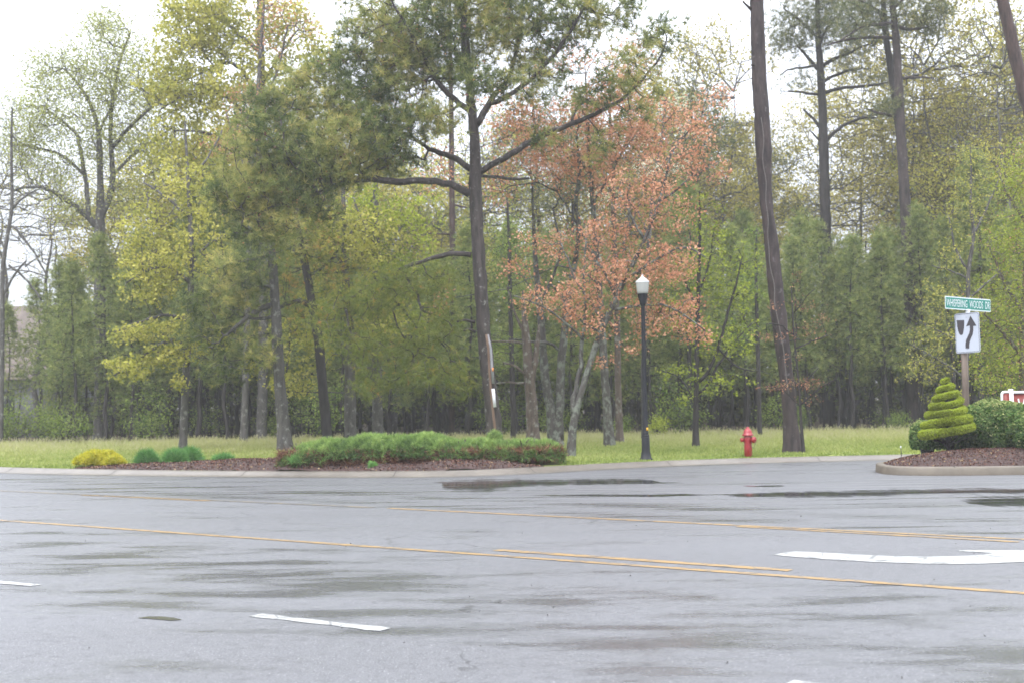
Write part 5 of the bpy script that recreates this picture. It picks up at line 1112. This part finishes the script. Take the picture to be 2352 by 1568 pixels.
# measured in the zoomed crop: sign face x 880..1290, y 440..1110 (slanted)
def K_(x, y):
    uu = (x - 883 - (y-440)*0.012)/405.0; top = 440 - 35*uu; bot = 1122 - 32*uu
    return (uu - .5)*kw, (.5 - (y - top)/(bot - top))*kh
med = [(918, 548), (1044, 546), (1044, 600), (1038, 680), (1026, 750), (1015, 790), (1000, 805), (975, 806), (955, 785), (938, 730), (924, 650)]
flat(g, [K_(*p_) for p_ in med][::-1], kc, R, -0.004)
arr = [(1150, 470), (1243, 645), (1190, 650), (1190, 720), (1178, 790), (1150, 850), (1128, 905), (1116, 960), (1114, 1030), (1053, 1030), (1054, 960), (1066, 890), (1095, 825), (1122, 770), (1134, 715), (1132, 640), (1072, 660)]
flat(g, [K_(*p_) for p_ in arr][::-1], kc, R, -0.004)
g.build('symbol', M['sblack'], kr, pb)
g = MB()
for yy in (500, 1040):
    cc = np.array([K_(1078, yy)[0], -0.004, K_(1078, yy)[1]]) @ R.T + kc; g.lathe(cc, [(0.008, -0.004), (0.008, 0.004)], 8)
g.build('bolt', M['chain'], kr, pb)
# street name sign
sc_ = at(2223.5, 698.8, SY); R2 = frame_(sc_, math.radians(30), math.radians(1.7))
sw, sh = 1.36, 0.262
g = MB(); plate(g, rrect(sw, sh, 0.012), sc_, R2, -0.004, 0.004); sn = g.build('street_name_sign', M['letters'], root, pb)
g = MB(); flat(g, rrect(sw-0.022, sh-0.045, 0.006), sc_, R2, -0.006); g.build('panel', M['sgreen'], sn, pb)
g = MB(); flat(g, rrect(sw-0.022, sh-0.045, 0.006)[::-1], sc_, R2, 0.006); g.build('panel', M['sgreen'], sn, pb)
def text_mesh(txt, w, h, name, mat, parent, c, R, y, b, bold=0.0, font=None):
    cu = bpy.data.curves.new(name, 'FONT'); cu.body = txt; cu.size = 1; cu.align_x = 'CENTER'; cu.align_y = 'CENTER'; cu.offset = bold; cu.resolution_u = 4
    to = bpy.data.objects.new('tmp_text', cu); COL.objects.link(to); bpy.context.view_layer.update()
    me = bpy.data.meshes.new_from_object(to.evaluated_get(bpy.context.evaluated_depsgraph_get())); bpy.data.objects.remove(to)
    n = len(me.vertices); co = np.zeros(n*3); me.vertices.foreach_get('co', co); co = co.reshape(-1, 3)
    mn, mxx = co.min(0), co.max(0); sx = w/(mxx[0]-mn[0]); sz = h/(mxx[1]-mn[1])
    L = np.stack([(co[:, 0]-(mn[0]+mxx[0])/2)*sx, np.full(n, y), (co[:, 1]-(mn[1]+mxx[1])/2)*sz], 1) @ np.array(R).T + c - b
    me.vertices.foreach_set('co', L.astype(np.float32).ravel()); me.update(); me.name = name; me.materials.clear(); me.materials.append(mat)
    o = bpy.data.objects.new(name, me); COL.objects.link(o); o.parent = parent; return o
text_mesh('WHISPERING  WOODS  DR', sw-0.06, 0.155, 'lettering', M['letters'], sn, sc_, R2, -0.010, pb, 0.004)
g = MB(); cc = sc_ + [0, 0, -sh/2 - 0.02]; g.box(cc + [0, 0, 0.02], (0.11, 0.03, 0.05), R2); g.lathe(cc - [0, 0, .08], [(.03, 0), (.03, .09)], 12); g.build('bracket', M['alu'], root, pb)
g = MB(); g.box(pt + [0, 0, 0.03], (0.06, 0.05, 0.10)); g.build('bracket', M['alu'], root, pb)

# ---- spiral topiary
M['topi'] = leaf('topiary_green', [(0, (0.10, 0.12, 0.02)), (0.4, (0.24, 0.29, 0.035)), (0.75, (0.38, 0.46, 0.05)), (1, (0.50, 0.56, 0.10))], 0.25)
TY = 25.4; tb = at(2176, 1030, TY); tb[2] = 0.38
root = thing('spiral_topiary', 'bright green conifer clipped into a spiral cone in front of the sign post', 'topiary', tb)
ztop = at(2176, 862, TY)[2]; zbot = at(2176, 998, TY)[2]
turns = 6.6; n = 420; th = np.linspace(0, 1, n)
zz = zbot + (ztop - 0.05 - zbot)*th**0.86; rad = 0.455*(1 - th)**0.93 + 0.025; tr_ = 0.047*(1 - th)**0.8 + 0.026
ang = 1.9 + turns*2*math.pi*th**0.93
wob = 1 + 0.05*np.sin(ang*2.3) + 0.04*np.sin(ang*3.7 + 1) + 0.03*np.sin(ang*7.1); rad = rad*wob; tr_ = tr_*(1 + 0.13*np.sin(ang*1.7 + 2) + 0.08*np.sin(ang*5.3)); zz = zz + 0.012*np.sin(ang*1.3)
cxp = tb[0] + 0.02; P = np.stack([cxp + rad*np.cos(ang), TY + rad*np.sin(ang), zz + 0.05*rad*np.cos(ang)], 1)
g = MB(); g.tube(P, tr_*0.72, 10, 0.15); Pi = P.copy(); Pi[:, :2] = (P[:, :2] - [cxp, TY])*0.5 + [cxp, TY]; g.tube(Pi, np.minimum(rad*0.45, tr_*1.3), 8, 0.05)
rng = np.random.RandomState(700); m_ = 21000; wts = (rad+0.05)*(tr_+.02); wts /= wts.sum(); ii = rng.choice(n-1, m_, p=np.r_[wts[:-1]/wts[:-1].sum()])
T_ = unit(np.gradient(P, axis=0)); A_ = np.stack([np.cos(ang), np.sin(ang), 0*ang], 1); B_ = np.cross(T_, A_)
ph = rng.uniform(-math.pi, math.pi, m_); dn = A_[ii]*np.cos(ph)[:, None] + B_[ii]*np.sin(ph)[:, None]; dn[:, 2] = np.where(True, dn[:, 2], 0)
C = P[ii] + dn*(tr_[ii]*(0.78 + .34*rng.rand(m_)**2.5))[:, None] + T_[ii]*rng.randn(m_, 1)*0.008
tufts(g, C, unit(dn + [0, 0, .2]), 5, 0.034, 0.010, rng, 1.3, np.clip(0.48 + 0.3*np.sin(C[:, 0]*9 + C[:, 2]*4)*.5 + .15*rng.randn(m_) + .12*dn[:, 2], 0, 1))
g.build('foliage', M['topi'], root, tb)
g = MB(); g.tube([[cxp, TY, 0.25], [cxp, TY, zbot], [cxp, TY, ztop-.1]], [.045, .04, .015], 8)
rg = rng; P0 = np.tile([[cxp, TY, 0.45]], (26, 1)) + rg.randn(26, 3)*[.02, .02, .08]; P1 = np.stack([cxp + rg.randn(26)*.3, TY + rg.randn(26)*.3, .62 + .15*rg.rand(26)], 1); g.segs(P0, P1, np.full(26, .012), np.full(26, .005), 4)
g.build('trunk', M['bark_dark'], root, tb)

# ---- island hedges
M['holly'] = leaf('glossy_leaves', [(0, (0.025, 0.055, 0.018)), (0.35, (0.075, 0.14, 0.04)), (0.7, (0.18, 0.24, 0.075)), (1, (0.36, 0.36, 0.15))], 0.15)
def bush(name, label, c, r, seed, n, size, pw=3.0):
    rg = np.random.RandomState(seed); c = np.array(c, float); r = np.array(r, float)
    q = unit(rg.randn(n, 3)); f = 1/(np.sum(np.abs(q)**pw, axis=1, keepdims=True)**(1/pw))     # superellipsoid
    lump = 1 + 0.035*np.sin(q[:, :1]*9 + seed) + 0.035*np.sin(q[:, 1:2]*8 + q[:, 2:]*7)
    C = c + q*f*lump*r*(1 - 0.16*rg.rand(n, 1)**1.6); C = C[C[:, 2] > 0.36]
    b = np.array([c[0], c[1], 0.35]); root = thing(name, label, 'bush', b)
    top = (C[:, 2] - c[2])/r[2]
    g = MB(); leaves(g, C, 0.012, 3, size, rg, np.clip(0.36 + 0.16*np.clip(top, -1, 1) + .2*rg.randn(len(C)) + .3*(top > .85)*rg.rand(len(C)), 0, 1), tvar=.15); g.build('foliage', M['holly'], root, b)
    g = MB(); P0 = np.tile(b - [0, 0, .15], (40, 1)) + rg.randn(40, 3)*r*[.2, .2, 0]; P1 = c + unit(rg.randn(40, 3))*r*.75; g.segs(P0, P1, np.full(40, .018), np.full(40, .007), 4); g.build('stem', M['bark_dark'], root, b)['kind'] = 'stuff'
cR = at(2288, 980, 25.95); bush('clipped_bush', 'large rounded dark green clipped bush right of the spiral topiary', [cR[0], 25.95, cR[2]], (0.74, 0.80, 0.53), 801, 22000, 0.042, 2.3)
cL = at(2128, 1004, 26.4); bush('clipped_bush', 'small dark green bush half hidden behind the left foot of the topiary', [cL[0], 26.4, cL[2]], (0.30, 0.4, 0.34), 802, 3200, 0.042)
cM = at(2190, 1003, 26.5); bush('clipped_bush', 'low shaded bush between the topiary and the sign post', [cM[0]+.05, 26.5, cM[2]-.02], (0.42, 0.35, 0.30), 803, 3400, 0.042)
cX = at(2430, 992, 25.0); bush('clipped_bush', 'clipped bush at the right edge in front of the entrance sign', [cX[0], 25.0, cX[2]], (0.95, 0.8, 0.42), 804, 12000, 0.042, 2.6)
# ---- entrance sign
M['brick_red'] = paint('sign_red', (0.19, 0.03, 0.022), 0.5, .08); M['white_wood'] = paint('white_trim', (0.75, 0.77, 0.77), 0.5, .04)
EY = 27.3; e0 = at(2298, 1030, EY); e0[2] = 0.3
root = thing('entrance_sign', 'dark red entrance sign with white trim behind the clipped bush', 'sign', e0)
def ex(px): return at(px, 900, EY)[0]
def ez(py): return at(2330, py, EY)[2]
zt = ez(897.5)
g = MB(); xl = ex(2298)
g.tube([[xl+.025, EY, .2], [xl+.025, EY, zt-.09], [xl+.032, EY, zt-.045], [xl+.06, EY, zt-.02], [xl+.10, EY, zt-.016], [ex(2319), EY, zt-.016]], [.026]*6, 10)
g.box([(ex(2318)+ex(2325.5))/2, EY, (zt+.25)/2+.02], (.07, .09, zt-.2)); g.box([ex(2325.5)+1.35, EY, zt-.025], (2.7, .08, .055)); g.box([ex(2325.5)+1.35, EY, zt-.95], (2.7, .08, .055)); g.box([ex(2325.5)+2.74, EY, (zt+.25)/2+.02], (.07, .09, zt-.2))
g.build('frame', M['white_wood'], root, e0)
g = MB(); g.box([(xl+.05+ex(2318))/2, EY+.01, (zt-.03+.5)/2], (ex(2318)-xl-.05, .03, zt-.03-.5)); g.build('side_panel', M['brick_red'], root, e0)
g = MB(); g.box([ex(2325.5)+1.35, EY+.005, zt-.49], (2.69, .03, .87)); bp = g.build('panel', M['brick_red'], root, e0)
text_mesh('W', 0.30, 0.32, 'lettering', M['white_wood'], bp, np.array([ex(2336)+.15, EY, ez(915)-.16]), np.eye(3), -0.014, e0, 0.0)
# ---- little stakes in the mulch
for (px, y0, y1, Yd, lab, tip) in [(2117, 1065, 1034, 24.2, 'thin black irrigation stake standing in the island mulch below the topiary', False), (2070, 1050, 1027, 25.1, 'short bent stake with a pale tip at the left slope of the island', True)]:
    b = at(px, y0, Yd); t_ = at(px-1, y1, Yd); bz = b.copy()
    root = thing('garden_stake', lab, 'stake', bz)
    g = MB(); g.tube([b - [0, 0, .08], (b+t_)/2 + [.006, 0, 0], t_], [.007, .006, .006], 6); g.build('rod', M['black'], root, bz)
    g = MB(); g.lathe(t_ - [0, 0, .01], [(.012, 0), (.016, .02), (.012, .04), (0, .045)], 8); g.build('tip', M['cap'] if tip else M['black'], root, bz)

# ---- misty rain: one box of even thin haze round everything
m, nt = newmat('haze'); v_ = nt.nodes.new('ShaderNodeVolumePrincipled'); o_ = nt.nodes.new('ShaderNodeOutputMaterial')
v_.inputs['Color'].default_value = (0.96, 0.96, 0.97, 1); v_.inputs['Density'].default_value = 0.0009; v_.inputs['Anisotropy'].default_value = 0.2
lk(nt, v_.outputs[0], o_.inputs['Volume'])
g = MB(); g.box([0, 200, 16.5], (900, 700, 37)); hz = g.build('haze', m); hz.display_type = 'WIRE'; tag(hz, 'thin rainy mist in the air', 'haze', kind='stuff')
